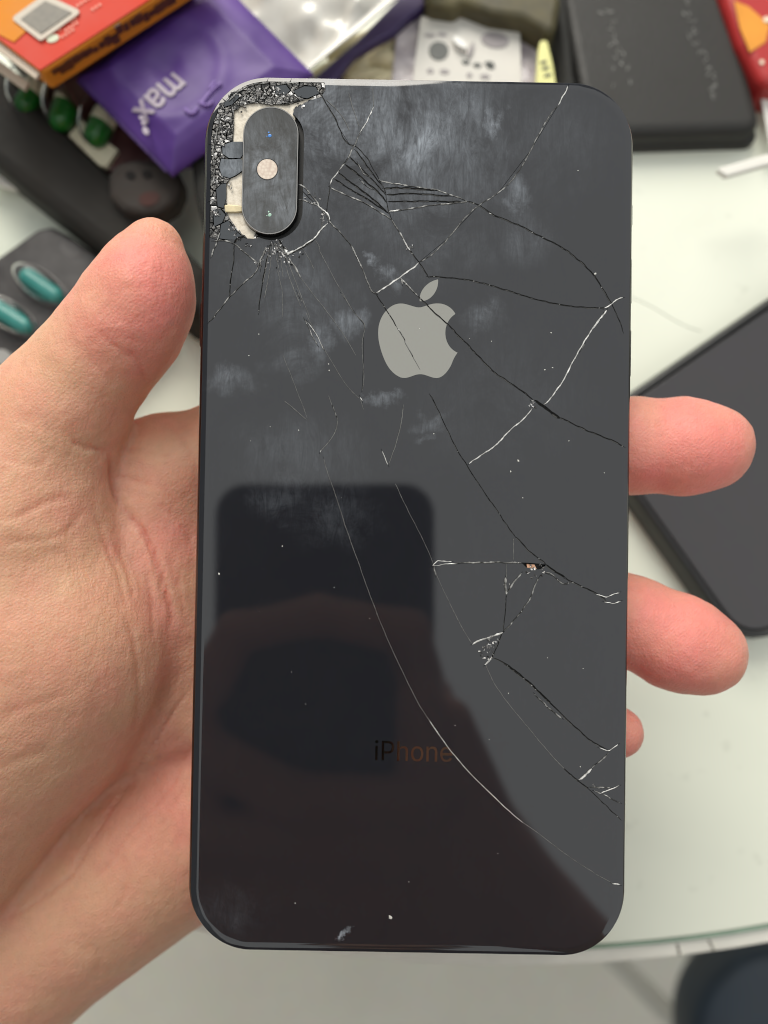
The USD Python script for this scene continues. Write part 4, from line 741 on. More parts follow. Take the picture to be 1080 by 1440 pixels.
material('skin', {'a': ('attribute', {'attribute': 'tint'}), 'tc': ('texture_coordinate', {}),
    'v': ('voronoi_texture', {'scale': 1500.0, 'feature': 'distance_to_edge'}), 'n': ('noise_texture', {'scale': 900.0, 'detail': 6.0, 'roughness': 0.65}), 'ms': ('mapping', {'rotation': (0, 0, 0.5), 'scale': (1.0, 0.35, 1.0)}), 'n2': ('noise_texture', {'scale': 1100.0, 'detail': 3.0}),
    'ad': ('math', {'math_type': 'multiply_add', 'value2': 0.6}), 'ad2': ('math', {'math_type': 'add'}), 'mr': ('mapping', {'rotation': (0.3, 0.2, 0.9)}), 'w': ('wave_texture', {'scale': 560.0, 'distortion': 7.0, 'detail': 2.0, 'detail_scale': 0.3}), 'wk': ('math', {'math_type': 'multiply_add', 'value2': 0.085}), 'b': ('bump', {'strength': 0.75, 'distance': 0.00024}),
    'nr': ('noise_texture', {'scale': 120.0, 'detail': 4.0}), 'rr': ('map_range', {'from_min': 0.3, 'from_max': 0.7, 'to_min': 0.42, 'to_max': 0.58}),
    'p': ('principled_bsdf', {'subsurface_method': 'random_walk', 'subsurface_weight': 0.45, 'subsurface_scale': 0.0016, 'subsurface_radius': (1.0, 0.36, 0.20), 'ior': 1.42})},
    [('a.color', 'p.base_color'), ('tc.object', 'v.vector'), ('tc.object', 'n.vector'), ('tc.object', 'ms.vector'), ('ms.vector', 'n2.vector'), ('v.distance', 'ad.value1'), ('n.fac', 'ad.value3'), ('ad.value', 'ad2.value1'), ('n2.fac', 'ad2.value2'), ('tc.object', 'mr.vector'), ('mr.vector', 'w.vector'), ('w.fac', 'wk.value1'), ('ad2.value', 'wk.value3'), ('wk.value', 'b.height'), ('b.normal', 'p.normal'), ('tc.object', 'nr.vector'), ('nr.fac', 'rr.value'), ('rr.result', 'p.roughness')])
person = thing('person', 'person in a dark brown shirt holding the cracked phone in the left hand', 'person', loc=(0, -0.62, -0.12))
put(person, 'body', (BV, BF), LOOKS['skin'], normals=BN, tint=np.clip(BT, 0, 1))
def shirt(P):
    d = smin(cone(P, ELL * .55 + WL * .45, ELL, 44, 48), cone(P, ELL, SHL, 50, 66), 15); e = smin(cone(P, ELR * .55 + WRT * .45, ELR, 46, 50), cone(P, ELR, SHR, 52, 66), 15)
    t = smin(cone(P, SHL, SHR, 72, 72), ellip(P, (0, -620, 170), (172, 116, 318)), 60); t = smin(t, cone(P, NECK - [0, 0, 40], NECK, 64, 62), 20)
    d = smin(smin(t, d, 25), e, 25) + (meshkit.noise(P * 0.022, 5) - .5) * 9
    return np.maximum(d, P[..., 2] - NECK[2])
V, F = surface_nets(lambda P: shirt(P.astype(np.float32)), np.array([-380, -790, -160.]), np.array([380, -60, 480.]), 9.0)
plain('brown_cotton', lin(62, 48, 46), 0.85, vary=0.2, scale=40, bump=0.3, bscale=900); plain('black_hair', (0.012, 0.010, 0.009), 0.45, bump=0.6, bscale=300); plain('nail', (0.70, 0.45, 0.38), 0.28)
put(person, 'shirt', (V / 1000, F), LOOKS['brown_cotton'], smooth=True)
def hair(P):
    return np.maximum(ellip(P, HEAD + [0, -8, 12], (86, 104, 92)), -(P[..., 2] - HEAD[2] - 20 + 0.9 * (HEAD[1] + 20 - P[..., 1])) * .7)
V, F = surface_nets(hair, HEAD - [120, 140, 120.], HEAD + [120, 140, 140.], 7.0); put(person, 'hair', (V / 1000, F), LOOKS['black_hair'], smooth=True)
# thumb nail: on the far left side of the tip, seen edge on
a, b = C(205, 392, 141), C(216, 347, 141); ax = (b - a) / np.linalg.norm(b - a); nl = []
outw = np.array([-0.42, 0.22, -0.88]); outw -= ax * (outw @ ax); outw /= np.linalg.norm(outw); sd = np.cross(ax, outw); R_ = 7.6
cen = (a + b) / 2 - outw * 0.7
for s in np.linspace(-.5, .5, 12): nl.append([cen + ax * (s * 9.5 - 1.6) + (outw * math.cos(t) + sd * math.sin(t)) * (R_ - 1.6 * max(0, s) ** 2) for t in np.linspace(-.85, .85, 14)])
nl = np.array(nl).reshape(-1, 3); I = np.arange(12 * 14).reshape(12, 14); q = np.stack([I[:-1, :-1], I[1:, :-1], I[1:, 1:], I[:-1, 1:]], -1).reshape(-1, 4)
inn = nl - (nl - cen) * 0.07
put(person, 'thumbnail', (np.vstack([nl, inn]) / 1000 @ CM.T + CAM, np.vstack([q, q[:, ::-1] + 168])), LOOKS['nail'], smooth=True)

# the phone that takes the picture
plain('slate_case', (0.016, 0.018, 0.022), 0.35)
cxm = np.array([(CP['x0'] + CP['x1']) / 2, (CP['y0'] + CP['y1']) / 2, CP['z0']]) / 1000
MC = np.eye(4); MC[:3, :3] = CM @ np.diag([-1, 1, -1]); MC[:3, 3] = CAM + CM @ cxm
cp = thing('camera_phone', 'black phone held overhead taking the picture, seen only mirrored in the cracked glass', 'phone', M=MC)
def rrect(hx, hy, r, n=16):
    return Polygon([(cx + r * math.cos(math.radians(a0 + t)), cy + r * math.sin(math.radians(a0 + t))) for cx, cy, a0 in ((hx - r, hy - r, 0), (-hx + r, hy - r, 90), (-hx + r, -hy + r, 180), (hx - r, -hy + r, 270)) for t in np.linspace(0, 90, n)])
hx, hy = (CP['x1'] - CP['x0']) / 2, (CP['y1'] - CP['y0']) / 2
put(cp, 'case', rounded_slab(rrect(hx, hy, 11), -8.0, 0.0, 1.2).apply_scale(0.001), LOOKS['slate_case'], local=True, smooth=35)
put(cp, 'screen', rounded_slab(rrect(hx - 3, hy - 3, 9), -8.3, -7.8, 0.1).apply_scale(0.001), LOOKS['lens_dark'], local=True, smooth=35)
# lens ring around the camera's own position (left open for the view)
lx, ly = CP['x1'] - hx, hy - CP['y1']
an = trimesh.creation.annulus(6.0, 7.4, 0.8, sections=48); an.apply_translation([lx, ly, 0.3]); an.apply_scale(0.001); put(cp, 'lens_ring', an, LOOKS['bump_steel'], local=True, smooth=30)
ls = trimesh.creation.cylinder(5.9, 0.3, sections=48); ls.apply_translation([lx, ly, 0.1]); ls.apply_scale(0.001); put(cp, 'lens', ls, LOOKS['lens_dark'], local=True, smooth=30)

# ---------------------------------------------------------------- things lying on the table
def up3(a, b):                                   # unit vector in world xy between two pixel points on a level
    d = b - a; return d / np.linalg.norm(d)
def poly_px(px, h): return Polygon(flat(px, h)).buffer(0)
def centre(poly, z=0.0): c = poly.centroid; return (c.x, c.y, z)
def mark(parent, name, px, h, mat, thick=0.00025, grow=0.0):
    g = poly_px(px, h)
    if grow: g = g.buffer(grow)
    return put(parent, name, extrude(g, h, h + thick), mat)
def blob(u, v, ru, rv, ang=0, n=28):
    a = math.radians(ang); return [(u + ru * math.cos(t) * math.cos(a) - rv * math.sin(t) * math.sin(a), v + ru * math.cos(t) * math.sin(a) + rv * math.sin(t) * math.cos(a)) for t in np.linspace(0, 2 * math.pi, n, endpoint=False)]

# phone lying face up under the fingers
plain('rubber_black', (0.016, 0.017, 0.018), 0.42, vary=0.2, scale=120); plain('dark_screen', lin(52, 50, 53), 0.22, vary=0.06, scale=20, bump=0.05, bscale=1500)
H2 = 0.0095
c0, c1, c3 = on_level(818, 598, H2), on_level(1051, 924, H2), on_level(1110, 404, H2)
ex, ey = up3(c0, c1), up3(c0, c3); ey = np.cross([0, 0, 1], ex); ey = ey if ey @ (c3 - c0) > 0 else -ey
Wd, Ld = np.linalg.norm(c1 - c0), 0.160
M2 = np.eye(4); M2[:3, 0], M2[:3, 1], M2[:3, 2] = ex, ey, np.cross(ex, ey); M2[:3, 3] = c0 + ex * Wd / 2 + ey * Ld / 2; M2[2, 3] = 0
if M2[2, 2] < 0: M2[:3, 0] *= -1; M2[:3, 2] *= -1
sp = thing('table_phone', 'black phone in a rubber case lying on the glass table under the fingertips', 'phone', M=M2)
o2 = rrect(Wd * 500, Ld * 500, 11.5); i2 = o2.buffer(-2.6)
put(sp, 'case', rounded_slab(o2, 0.3, 8.0, 2.2).apply_scale(0.001), LOOKS['rubber_black'], local=True, smooth=35)
nr_ = 200
def ringpts(g, z): return np.column_stack([[g.exterior.interpolate(t, normalized=True).coords[0] for t in np.linspace(0, 1, nr_, endpoint=False)], np.full(nr_, z)])
lip = loft([ringpts(o2.buffer(-.2), 7.0), ringpts(o2.buffer(-.5), 8.9), ringpts(o2.buffer(-1.0), 9.5), ringpts(o2.buffer(-1.8), 9.5), ringpts(o2.buffer(-2.3), 9.0), ringpts(o2.buffer(-2.6), 8.2)])
lip.fix_normals(); put(sp, 'case_lip', lip, LOOKS['rubber_black'], local=True, smooth=50)
put(sp, 'screen', rounded_slab(i2, 7.6, 8.7, 0.3).apply_scale(0.001), LOOKS['dark_screen'], local=True, smooth=35)

# black wallet, upper right
plain('black_leather', (0.018, 0.0175, 0.016), 0.55, vary=0.25, scale=50, bump=0.5, bscale=1400); plain('foil_print', (0.20, 0.20, 0.19), 0.35, vary=0.4, scale=900); plain('black_cloth', (0.022, 0.022, 0.02), 0.9, vary=0.4, scale=500, bump=0.6, bscale=2500)
HWA = 0.0085
wp = poly_px([(776, -70), (797, 40), (812, 120), (840, 190), (884, 190), (980, 187), (1077, 184), (1055, 100), (1030, 0), (1012, -70)], HWA).buffer(-0.002).buffer(0.002)
wal = thing('black_box', 'black leather covered box with two rows of worn stamping, upper right corner', 'box', loc=centre(wp))
lower = shapely.affinity.scale(wp, 1.0, 1.0)
put(wal, 'lid', rounded_slab(wp, 0.0026, HWA, 0.0034, 6), LOOKS['black_leather'], smooth=35); put(wal, 'tray', rounded_slab(wp.buffer(0.0006), 0.0, 0.0035, 0.0012), LOOKS['black_leather'], smooth=35)
for (x0, y0), (x1, y1), n in (((852, 8), (884, 122), 8), ((962, -4), (1008, 142), 10)):
    for k in range(n):
        t = (k + .5) / n; u, v = x0 + (x1 - x0) * t, y0 + (y1 - y0) * t; vs = []
        for _ in range(3):
            a, b = rng.normal(0, 5, 2); L = rng.uniform(2.0, 5.0); w = rng.uniform(.5, 1.1); g = rng.uniform(0, math.pi)
            vs.append(extrude(poly_px(blob(u + a, v + b * .7, L, w, math.degrees(g), 10), HWA), HWA - 0.0001, HWA + 0.00015))
        put(wal, 'stamped_character', trimesh.util.concatenate(vs), LOOKS['foil_print'])
ws = poly_px([(774, -40), (792, -40), (806, 60), (812, 125), (790, 125), (782, 40)], 0.012); t = thing('cloth_strip', 'strip of black woven cloth along the left side of the black box', 'cloth', loc=centre(ws)); put(t, 'weave', rounded_slab(ws, 0.0, 0.012, 0.003), LOOKS['black_cloth'], smooth=40)
# red and orange packet in the corner
plain('red_print', lin(178, 48, 48), 0.4, vary=0.12, scale=60); plain('orange_print', lin(226, 150, 50), 0.4, vary=0.1, scale=60); plain('cream_print', lin(240, 225, 200), 0.5)
HP = 0.012
pk = poly_px([(1005, -40), (1150, -40), (1150, 130), (1072, 118), (1040, 60)], HP); t = thing('red_packet', 'red and orange printed packet in the upper right corner beside the black box', 'packet', loc=centre(pk))
put(t, 'wrapper', rounded_slab(pk, 0.0, HP, 0.003), LOOKS['red_print'], smooth=40)
mark(t, 'orange_patch', [(1032, 2), (1052, 10), (1082, 36), (1076, 60), (1054, 74), (1040, 40)], HP, LOOKS['orange_print']); mark(t, 'cream_spot', blob(1078, 28, 5, 4), HP + .0003, LOOKS['cream_print']); mark(t, 'cream_spot', blob(1071, 88, 3, 3), HP, LOOKS['cream_print'])
plain('white_paper', (0.76, 0.75, 0.70), 0.7, vary=0.05, scale=60)
pp = poly_px([(1066, 112), (1100, 105), (1110, 212), (1083, 205)], 0.006); t = thing('paper_slip', 'white paper showing between the black box and the right edge', 'paper', loc=centre(pp)); put(t, 'paper', extrude(pp, 0.0055, 0.006), LOOKS['white_paper'])
pp = poly_px([(1006, 237), (1078, 216), (1100, 216), (1100, 226), (1022, 248)], 0.018); t = thing('paper_strip', 'narrow white paper strip sticking out below the black box', 'paper', loc=centre(pp)); put(t, 'paper', rounded_slab(pp, 0.0165, 0.018, 0.0005), LOOKS['white_paper'], smooth=30)

# long dark strap crossing the left side
plain('dark_strap', (0.017, 0.015, 0.0125), 0.85, vary=0.3, scale=40, bump=0.4, bscale=500)
ps = poly_px([(-60, 20), (0, 88), (70, 165), (148, 240), (210, 300), (292, 380), (292, 452), (250, 446), (160, 362), (30, 262), (0, 238), (-60, 190)], 0.020)
t = thing('dark_bar', 'long dark brown leather bar lying diagonally behind the thumb', 'bar', loc=centre(ps)); put(t, 'bar', rounded_slab(ps.buffer(-.002).buffer(.002), 0.0, 0.020, 0.004), LOOKS['dark_strap'], smooth=40)
pb = poly_px([(262, 181), (330, 176), (330, 460), (276, 456), (285, 330), (270, 262)], 0.028); t = thing('black_pouch', 'flat black pouch half hidden behind the phone, beside the thumb', 'pouch', loc=centre(pb)); put(t, 'pouch', rounded_slab(pb.buffer(-.001).buffer(.001), 0.018, 0.028, 0.003), LOOKS['black_cloth'], smooth=40)

# round brown plush tag
plain('brown_felt', (0.040, 0.033, 0.029), 0.9, vary=0.25, scale=120, bump=0.5, bscale=1500); plain('felt_red', (0.055, 0.024, 0.021), 0.9, vary=0.3, scale=200); plain('felt_black', (0.006, 0.005, 0.005), 0.9)
H3 = 0.024
pf = poly_px([(150, 245), (165, 228), (190, 222), (222, 226), (253, 242), (254, 262), (246, 283), (224, 298), (200, 302), (172, 296), (152, 275)], H3)
t = thing('felt_tag', 'dark brown felt tag with two black spots between the thumb tip and the purple sachet', 'felt tag', loc=centre(pf))
put(t, 'felt', rounded_slab(pf, 0.017, H3, 0.0018), LOOKS['brown_felt'], smooth=50)
for u, v, r in ((184, 247, 7), (207, 246, 7)): mark(t, 'spot', blob(u, v, r, r * .8, 15), H3, LOOKS['felt_black'])
mark(t, 'red_patch', blob(210, 280, 15, 10, -12), H3, LOOKS['felt_red'])

# blister card with teal capsules, left
plain('smoky_foil', (0.060, 0.056, 0.056), 0.30, metallic=0.0, vary=0.35, scale=60, bump=0.5, bscale=160); plain('teal_capsule', lin(58, 138, 132), 0.35, vary=0.08, scale=300); plain('pale_foil', (0.30, 0.30, 0.29), 0.45); plain('scuff_grey', (0.12, 0.115, 0.115), 0.6)
H4 = 0.010
pbk = poly_px([(-60, 400), (10, 352), (52, 322), (72, 318), (95, 330), (190, 392), (230, 470), (120, 560), (-40, 520)], H4)
bl = thing('teal_blister', 'smoky blister card with teal capsules at the left edge beside the thumb', 'blister pack', loc=centre(pbk))
put(bl, 'card', rounded_slab(pbk.buffer(-.001).buffer(.001), 0.006, H4, 0.0012), LOOKS['smoky_foil'], smooth=40)
material('clear_plastic', {'t': ('transparent_bsdf', {'color': (0.93, 0.94, 0.94)}), 'g': ('glossy_bsdf', {'roughness': 0.22, 'color': (0.9, 0.9, 0.9)}), 'f': ('fresnel', {'IOR': 1.22}), 'm': ('mix_closure', {})}, [('f.fac', 'm.fac'), ('t.BSDF', 'm.closure1'), ('g.BSDF', 'm.closure2')], surface='m.closure')
def pocket(parent, u, v, ru, rv, ang, h, hgt):
    rings = []
    for t in np.linspace(0, 1, 6):
        c_ = flat(blob(u, v, ru * (1 - .55 * t ** 3), rv * (1 - .55 * t ** 3), ang, 32), h); rings.append(np.column_stack([c_, np.full(32, h + hgt * math.sin(t * math.pi / 2))]) * 1000)
    q = loft(rings, cap=True); q.fix_normals(); put(parent, 'pocket', q, LOOKS['clear_plastic'], smooth=60)
def capsule_at(parent, p0, p1, r_px, h, mat, mat2=None, name='capsule'):
    a, b = on_level(*p0, h), on_level(*p1, h); r = np.linalg.norm(on_level(p0[0] + r_px, p0[1], h) - a); L = np.linalg.norm(b - a); d = (b - a) / L
    z = np.linspace(0, 1, 9) * math.pi / 2
    prof = [[r * math.sin(x), -r * math.cos(x)] for x in z] + [[r, L * .5], [r * 1.0, L * .5]] + [[r * math.cos(x), L + r * math.sin(x)] for x in z]
    M = np.eye(4); M[:3, 2] = d; M[:3, 0] = np.cross([0, 0, 1], d); M[:3, 0] /= np.linalg.norm(M[:3, 0]); M[:3, 1] = np.cross(d, M[:3, 0]); M[:3, 3] = a + [0, 0, r * .2]
    q = trimesh.creation.revolve(np.array(prof), sections=28); q.apply_transform(M); p = put(parent, name, q, mat, smooth=True)
    if mat2:
        prof2 = [[r * 1.05 * math.sin(x), -r * 1.05 * math.cos(x)] for x in z] + [[r * 1.05, L * .42], [r * 1.0, L * .43]]
        q = trimesh.creation.revolve(np.array(prof2), sections=28); q.apply_transform(M); put(p, 'cap', q, mat2, smooth=True)
for k, (p0, p1, r) in enumerate((((42, 391), (80, 418), 13), ((-4, 434), (38, 461), 13))):
    q = poly_px(blob((p0[0] + p1[0]) / 2, (p0[1] + p1[1]) / 2, 44, 22, 34), H4); put(bl, 'pocket_rim', extrude(q.difference(q.buffer(-.0012)), H4 - .0002, H4 + .0006), LOOKS['smoky_foil'])
    capsule_at(bl, p0, p1, r, H4 + .0015, LOOKS['teal_capsule']); pocket(bl, (p0[0] + p1[0]) / 2, (p0[1] + p1[1]) / 2, 42, 21, 34, H4 + .0004, .0060)
mark(bl, 'foil_tear', blob(8, 505, 14, 11, 20, 12), H4, LOOKS['pale_foil'], 0.002); mark(bl, 'dull_scuff', blob(100, 350, 16, 10, 30), H4, LOOKS['scuff_grey'], .0001)
pp = poly_px([(-40, 225), (0, 238), (28, 258), (20, 266), (-40, 250)], 0.006); t = thing('white_sliver', 'sliver of white paper below the dark bar at the left edge', 'paper', loc=centre(pp)); put(t, 'paper', rounded_slab(pp, 0.004, 0.006, .0006), LOOKS['white_paper'], smooth=30)

# green and white capsules under the purple sachet
plain('green_capsule', lin(20, 92, 28), 0.3, vary=0.15, scale=200); plain('ivory_capsule', lin(205, 200, 175), 0.3, vary=0.06, scale=200); plain('maroon_foil', (0.055, 0.018, 0.018), 0.35, vary=0.3, scale=80)
pm = poly_px([(40, 95), (110, 95), (180, 170), (230, 215), (190, 240), (150, 240), (90, 195), (30, 130)], 0.016)
gb = thing('green_blister', 'blister of green and white capsules between the dark bar and the purple sachet', 'blister pack', loc=centre(pm))
put(gb, 'card', rounded_slab(pm, 0.013, 0.016, .0008), LOOKS['maroon_foil'], smooth=40)
mark(gb, 'pale_tray', [(100, 195), (118, 172), (132, 190), (168, 215), (152, 239), (142, 236)], 0.016, LOOKS['ivory_capsule'], .0015)
for p0, p1, r in (((53, 122), (38, 148), 15), ((100, 133), (88, 170), 17), ((150, 165), (137, 192), 17)): capsule_at(gb, p0, p1, r, 0.0185, LOOKS['green_capsule'], LOOKS['ivory_capsule']); pocket(gb, (p0[0] + p1[0]) / 2, (p0[1] + p1[1]) / 2, 36, 22, 112, 0.0162, .0085)

# purple sachet
def wr(seed, amp, fr): return lambda s, t, xy: amp * (meshkit.fbm(np.dstack([xy * fr, np.full(xy.shape[:2], seed * 1.7)]), 4, seed) - .5)
material('purple_foil', {'tc': ('texture_coordinate', {}), 'n': ('noise_texture', {'scale': 45.0, 'detail': 5.0}), 'r': ('rgb_ramp', {'ramp': [(0.32, lin(66, 36, 112)), (0.7, lin(92, 60, 140))]}), 'p': ('principled_bsdf', {'roughness': 0.52})}, [('tc.object', 'n.vector'), ('n.fac', 'r.fac'), ('r.color', 'p.base_color')])
plain('silver_print', (0.34, 0.29, 0.36), 0.45); plain('violet_gloss', lin(118, 88, 165), 0.5)
HS = 0.034
QP = [(100, 97), (237, 238), (440, 92), (300, -48)]
def pz(s, t, xy):
    P = flat(QP, HS); c = on_level(236, 92, HS)[:2]; d = np.linalg.norm(xy - c, axis=-1); R0 = np.linalg.norm(on_level(236 + 78, 92, HS)[:2] - c)
    e = np.minimum.reduce([s, 1 - s, t, 1 - t]); return 0.0035 * np.clip(e / .16, 0, 1) ** .7 - .0035 + 0.0006 * np.exp(-((d - R0) / .0022) ** 2) + wr(4, .0030, 45)(s, t, xy) * np.clip(e / .1, .2, 1) - 0.0012 * np.exp(-((d) / .004) ** 2)
ps_ = poly_px(QP, HS); sa = thing('purple_sachet', 'purple foil sachet with serrated edge and pale lettering, left of the phone corner', 'sachet', loc=centre(ps_, 0.02))
put(sa, 'folded_underside', rounded_slab(ps_.buffer(-.006), 0.018, HS - .0085, .002), LOOKS['purple_foil'], smooth=30)
put(sa, 'foil', sheet(QP, HS, 70, 70, pz), LOOKS['purple_foil'], smooth=True)
A, B = on_level(100, 97, HS - .0035), on_level(237, 238, HS - .0035); n_ = 62; d = (B - A) / n_; nn = np.array([d[1], -d[0], 0]); nn /= np.linalg.norm(nn); nn = nn if nn @ (on_level(80, 200, HS) - A) > 0 else -nn
tri = [Polygon([(A + d * k)[:2], (A + d * (k + 1))[:2], (A + d * (k + .5) + nn * .0011)[:2]]) for k in range(n_)]
put(sa, 'serrated_edge', extrude(unary_union([g.buffer(.00004) for g in tri]), HS - .0041, HS - .0035), LOOKS['purple_foil'])
def surf(fz, Q, h):
    P = flat(Q, h)
    def z(p):
        M_ = np.column_stack([P[1] - P[0], P[3] - P[0]]); st = np.linalg.solve(M_, (p - P[0]).T).T; st = np.clip(st, 0.001, .999)
        return h + fz(st[:, 0][:, None], st[:, 1][:, None], p[:, None, :])[:, 0]
    return z
def drape_text(parent, name, text, size, org_px, dir_px, h, fz, mat, bold=False, stretch=1.0, up_px=None):
    m_ = meshkit.text_mesh(text, size, .0002, bold); v = np.array(m_.vertices); v[:, 0] *= stretch
    o = on_level(*org_px, h); a = up3(o, on_level(org_px[0] + dir_px[0], org_px[1] + dir_px[1], h)); b = np.cross([0, 0, 1], a)
    w = o + v[:, :1] * a + v[:, 1:2] * b; w[:, 2] = fz(w[:, :2]) + .0002 + v[:, 2]
    put(parent, name, trimesh.Trimesh(w, m_.faces, process=False), mat)
drape_text(sa, 'lettering', 'max', 0.0066, (245, 97), (-57, 53), HS, surf(pz, QP, HS), LOOKS['silver_print'], True, .82)
for px in (blob(206, 186, 6, 4, 60), blob(203, 175, 3, 3), blob(200, 168, 4, 2.5, 40)): g = poly_px(px, HS); put(sa, 'small_print', extrude(g, HS + .0003, HS + .0007), LOOKS['silver_print'])
for p in ([(262, 158), (272, 164), (280, 156)], [(286, 150), (297, 134), (312, 120)], [(282, 148), (292, 152), (300, 146)], [(296, 128), (304, 118)]):
    a = np.array([on_level(u, v, HS) for u, v in p]); a = smooth_path(a, 10) if len(a) > 2 else a; a[:, 2] = surf(pz, QP, HS)(a[:, :2]) + .0003; put(sa, 'embossed_stroke', tube(a, .00045, 6), LOOKS['violet_gloss'])

# red and orange packet with label, upper left
plain('red_card', lin(205, 62, 42), 0.75, vary=0.08, scale=40); plain('orange_card', lin(214, 132, 28), 0.75, vary=0.08, scale=50); plain('brown_print', lin(92, 48, 20), 0.5, vary=0.4, scale=500); plain('pale_label', lin(196, 186, 172), 0.55, vary=0.12, scale=500); plain('pink_print', lin(225, 140, 120), 0.5); plain('mint_print', lin(200, 205, 180), 0.5); plain('cream_card', lin(196, 182, 165), 0.6)
HR = 0.044
e1 = np.array([215 - 57, -2 - 100.]); e1 /= np.linalg.norm(e1); pr = [(57, 100), (57 + e1[0] * 290, 100 + e1[1] * 290), (57 + e1[0] * 290 - 170, 100 + e1[1] * 290 - 130), (-113, -30)]
g = poly_px(pr, HR); rb = thing('orange_box', 'red and orange card box with a pale square label, upper left corner', 'box', loc=centre(g, .02))
put(rb, 'lower_tray', rounded_slab(g.buffer(-.004), 0.0, 0.0374, .001), LOOKS['maroon_foil'], smooth=30)
put(rb, 'carton', rounded_slab(g, 0.0375, HR - .0006, .0006), LOOKS['orange_card'], smooth=30)
mark(rb, 'red_panel', pr, HR - .0006, LOOKS['red_card'], .0004)
mark(rb, 'orange_panel', [(20, 60), (38, 44), (50, 20), (78, -4), (110, -60), (-113, -30), (-20, 40)], HR - .0002, LOOKS['orange_card'])
plain('grey_label_print', lin(128, 124, 116), 0.6, vary=0.25, scale=700)
lb = mark(rb, 'label', [(24, 27), (64, -2), (107, 18), (58, 53)], HR + .0001, LOOKS['pale_label'], .0003, .0008)
mark(rb, 'label_print', [(30, 27), (64, 2), (101, 18), (58, 48)], HR + .0004, LOOKS['grey_label_print'], .0002)
for k, (u, v, L) in enumerate(((98, 46, 24), (104, 36, 26), (108, 26, 16), (140, 8, 22), (120, 2, 24), (88, 40, 10))):
    for j in range(int(L / 6)):
        cu, cv = u + e1[0] * (j * 6 - L / 2), v + e1[1] * (j * 6 - L / 2); mark(rb, 'print_stroke', blob(cu, cv, 2.3, 2.0, rng.uniform(0, 90), 6), HR - .0002, LOOKS['pink_print'])
mark(rb, 'mint_spot', blob(75, 55, 9, 5, -20), HR - .0002, LOOKS['mint_print'])
s0, s1 = on_level(57, 100, HR), on_level(*pr[1], HR); dd = (s1 - s0); Ls = np.linalg.norm(dd); dd /= Ls; nn = np.array([dd[1], -dd[0], 0])
if nn @ (on_level(150, 150, HR) - s0) < 0: nn = -nn
for k in range(26):
    p = s0 + dd * (.003 + k * Ls / 27) + nn * .0001; w = rng.uniform(.0006, .0012); hgt = rng.uniform(.0014, .0028)
    b = trimesh.creation.box([w * 2, .0004, hgt]); b.apply_transform(trimesh.transformations.rotation_matrix(math.atan2(dd[1], dd[0]), [0, 0, 1])); b.apply_translation([*p[:2], HR - .0028 + rng.normal(0, .0005)]); put(rb, 'side_print', b, LOOKS['brown_print'])
for hh, px, m_ in ((0.0425, [(-113, -30), (57, 100), (50, 110), (-113, -12)], 'cream_card'), (.036, [(-113, 0), (40, 116), (34, 126), (-113, 18)], 'cream_card')): g = poly_px(px, hh); put(rb, 'paper_edge', extrude(g, hh - .001, hh), LOOKS[m_])

# crinkled white pouch and what lies under it
material('white_film', {'tc': ('texture_coordinate', {}), 'n': ('noise_texture', {'scale': 35.0, 'detail': 3.0, 'distortion': 1.0}), 'r': ('rgb_ramp', {'ramp': [(0.3, (0.55, 0.53, 0.47)), (0.7, (0.74, 0.73, 0.69))]}), 'p': ('principled_bsdf', {'roughness': 0.28, 'coat_weight': 0.35, 'coat_roughness': 0.12})}, [('tc.object', 'n.vector'), ('n.fac', 'r.fac'), ('r.color', 'p.base_color')])
HB = 0.024
QB = [(215, -100), (300, 210), (368, 150), (660, -85)]
def bz(s, t, xy):
    e = np.minimum.reduce([s, 1 - s, t, 1 - t]); n1 = meshkit.fbm(np.dstack([xy * 32, np.zeros(xy.shape[:2])]), 4, 21); n2 = meshkit.noise(np.dstack([xy * [95, 60], np.ones(xy.shape[:2])]), 8)
    rid = np.abs(n1 - .5) * 2; return (0.011 * (0.35 - rid) + .003 * (n2 - .5)) * np.clip((e - .06) / .08, 0, 1) + .001 * (n2 - .5)
g = poly_px(QB, HB); wb = thing('white_pouch', 'crinkled glossy white pouch behind the top of the phone, right of the purple sachet', 'pouch', loc=centre(g, .015)); put(wb, 'film', sheet(QB, HB, 110, 110, bz), LOOKS['white_film'], smooth=True)
plain('dark_violet', lin(62, 46, 96), 0.4, vary=0.15, scale=60)
g = poly_px([(400, 150), (436, 112), (500, 58), (566, -10), (640, -60), (640, -20), (580, 20), (556, 42), (498, 76), (470, 112), (440, 150)], .014); t = thing('violet_sachet', 'edge of a dark violet sachet sticking out below the white pouch', 'sachet', loc=centre(g, .01)); put(t, 'foil', rounded_slab(g, .011, .014, .0008), LOOKS['dark_violet'], smooth=30)
plain('cream_rubber', lin(205, 194, 160), 0.6, vary=0.08, scale=120)
lo = thing('cream_cord', 'looped cream rubber cord behind the top edge of the phone', 'cord', loc=(*on_level(520, 85, 0)[:2], 0.004))
for pts, r in (([(440, 120), (480, 96), (520, 88), (548, 86), (556, 98), (548, 112), (520, 122)], .0026), ([(470, 80), (500, 66), (530, 52), (542, 45), (541, 72), (505, 84)], .0030), ([(490, 118), (515, 108), (552, 112)], .0022)):
    put(lo, 'strand', tube(smooth_path([on_level(u, v, .005 + .002 * i % .004) for i, (u, v) in enumerate(pts)], 40), r, 10), LOOKS['cream_rubber'], smooth=True)
plain('moss_cloth', lin(92, 98, 86), 0.9, vary=0.2, scale=90)
g = poly_px([(430, 140), (560, 20), (600, -60), (700, -60), (640, 140)], .002); t = thing('grey_cloth', 'grey green cloth under the cream cord behind the phone', 'cloth', loc=centre(g)); put(t, 'cloth', rounded_slab(g, 0.0, .002, .0006), LOOKS['moss_cloth'], smooth=30)
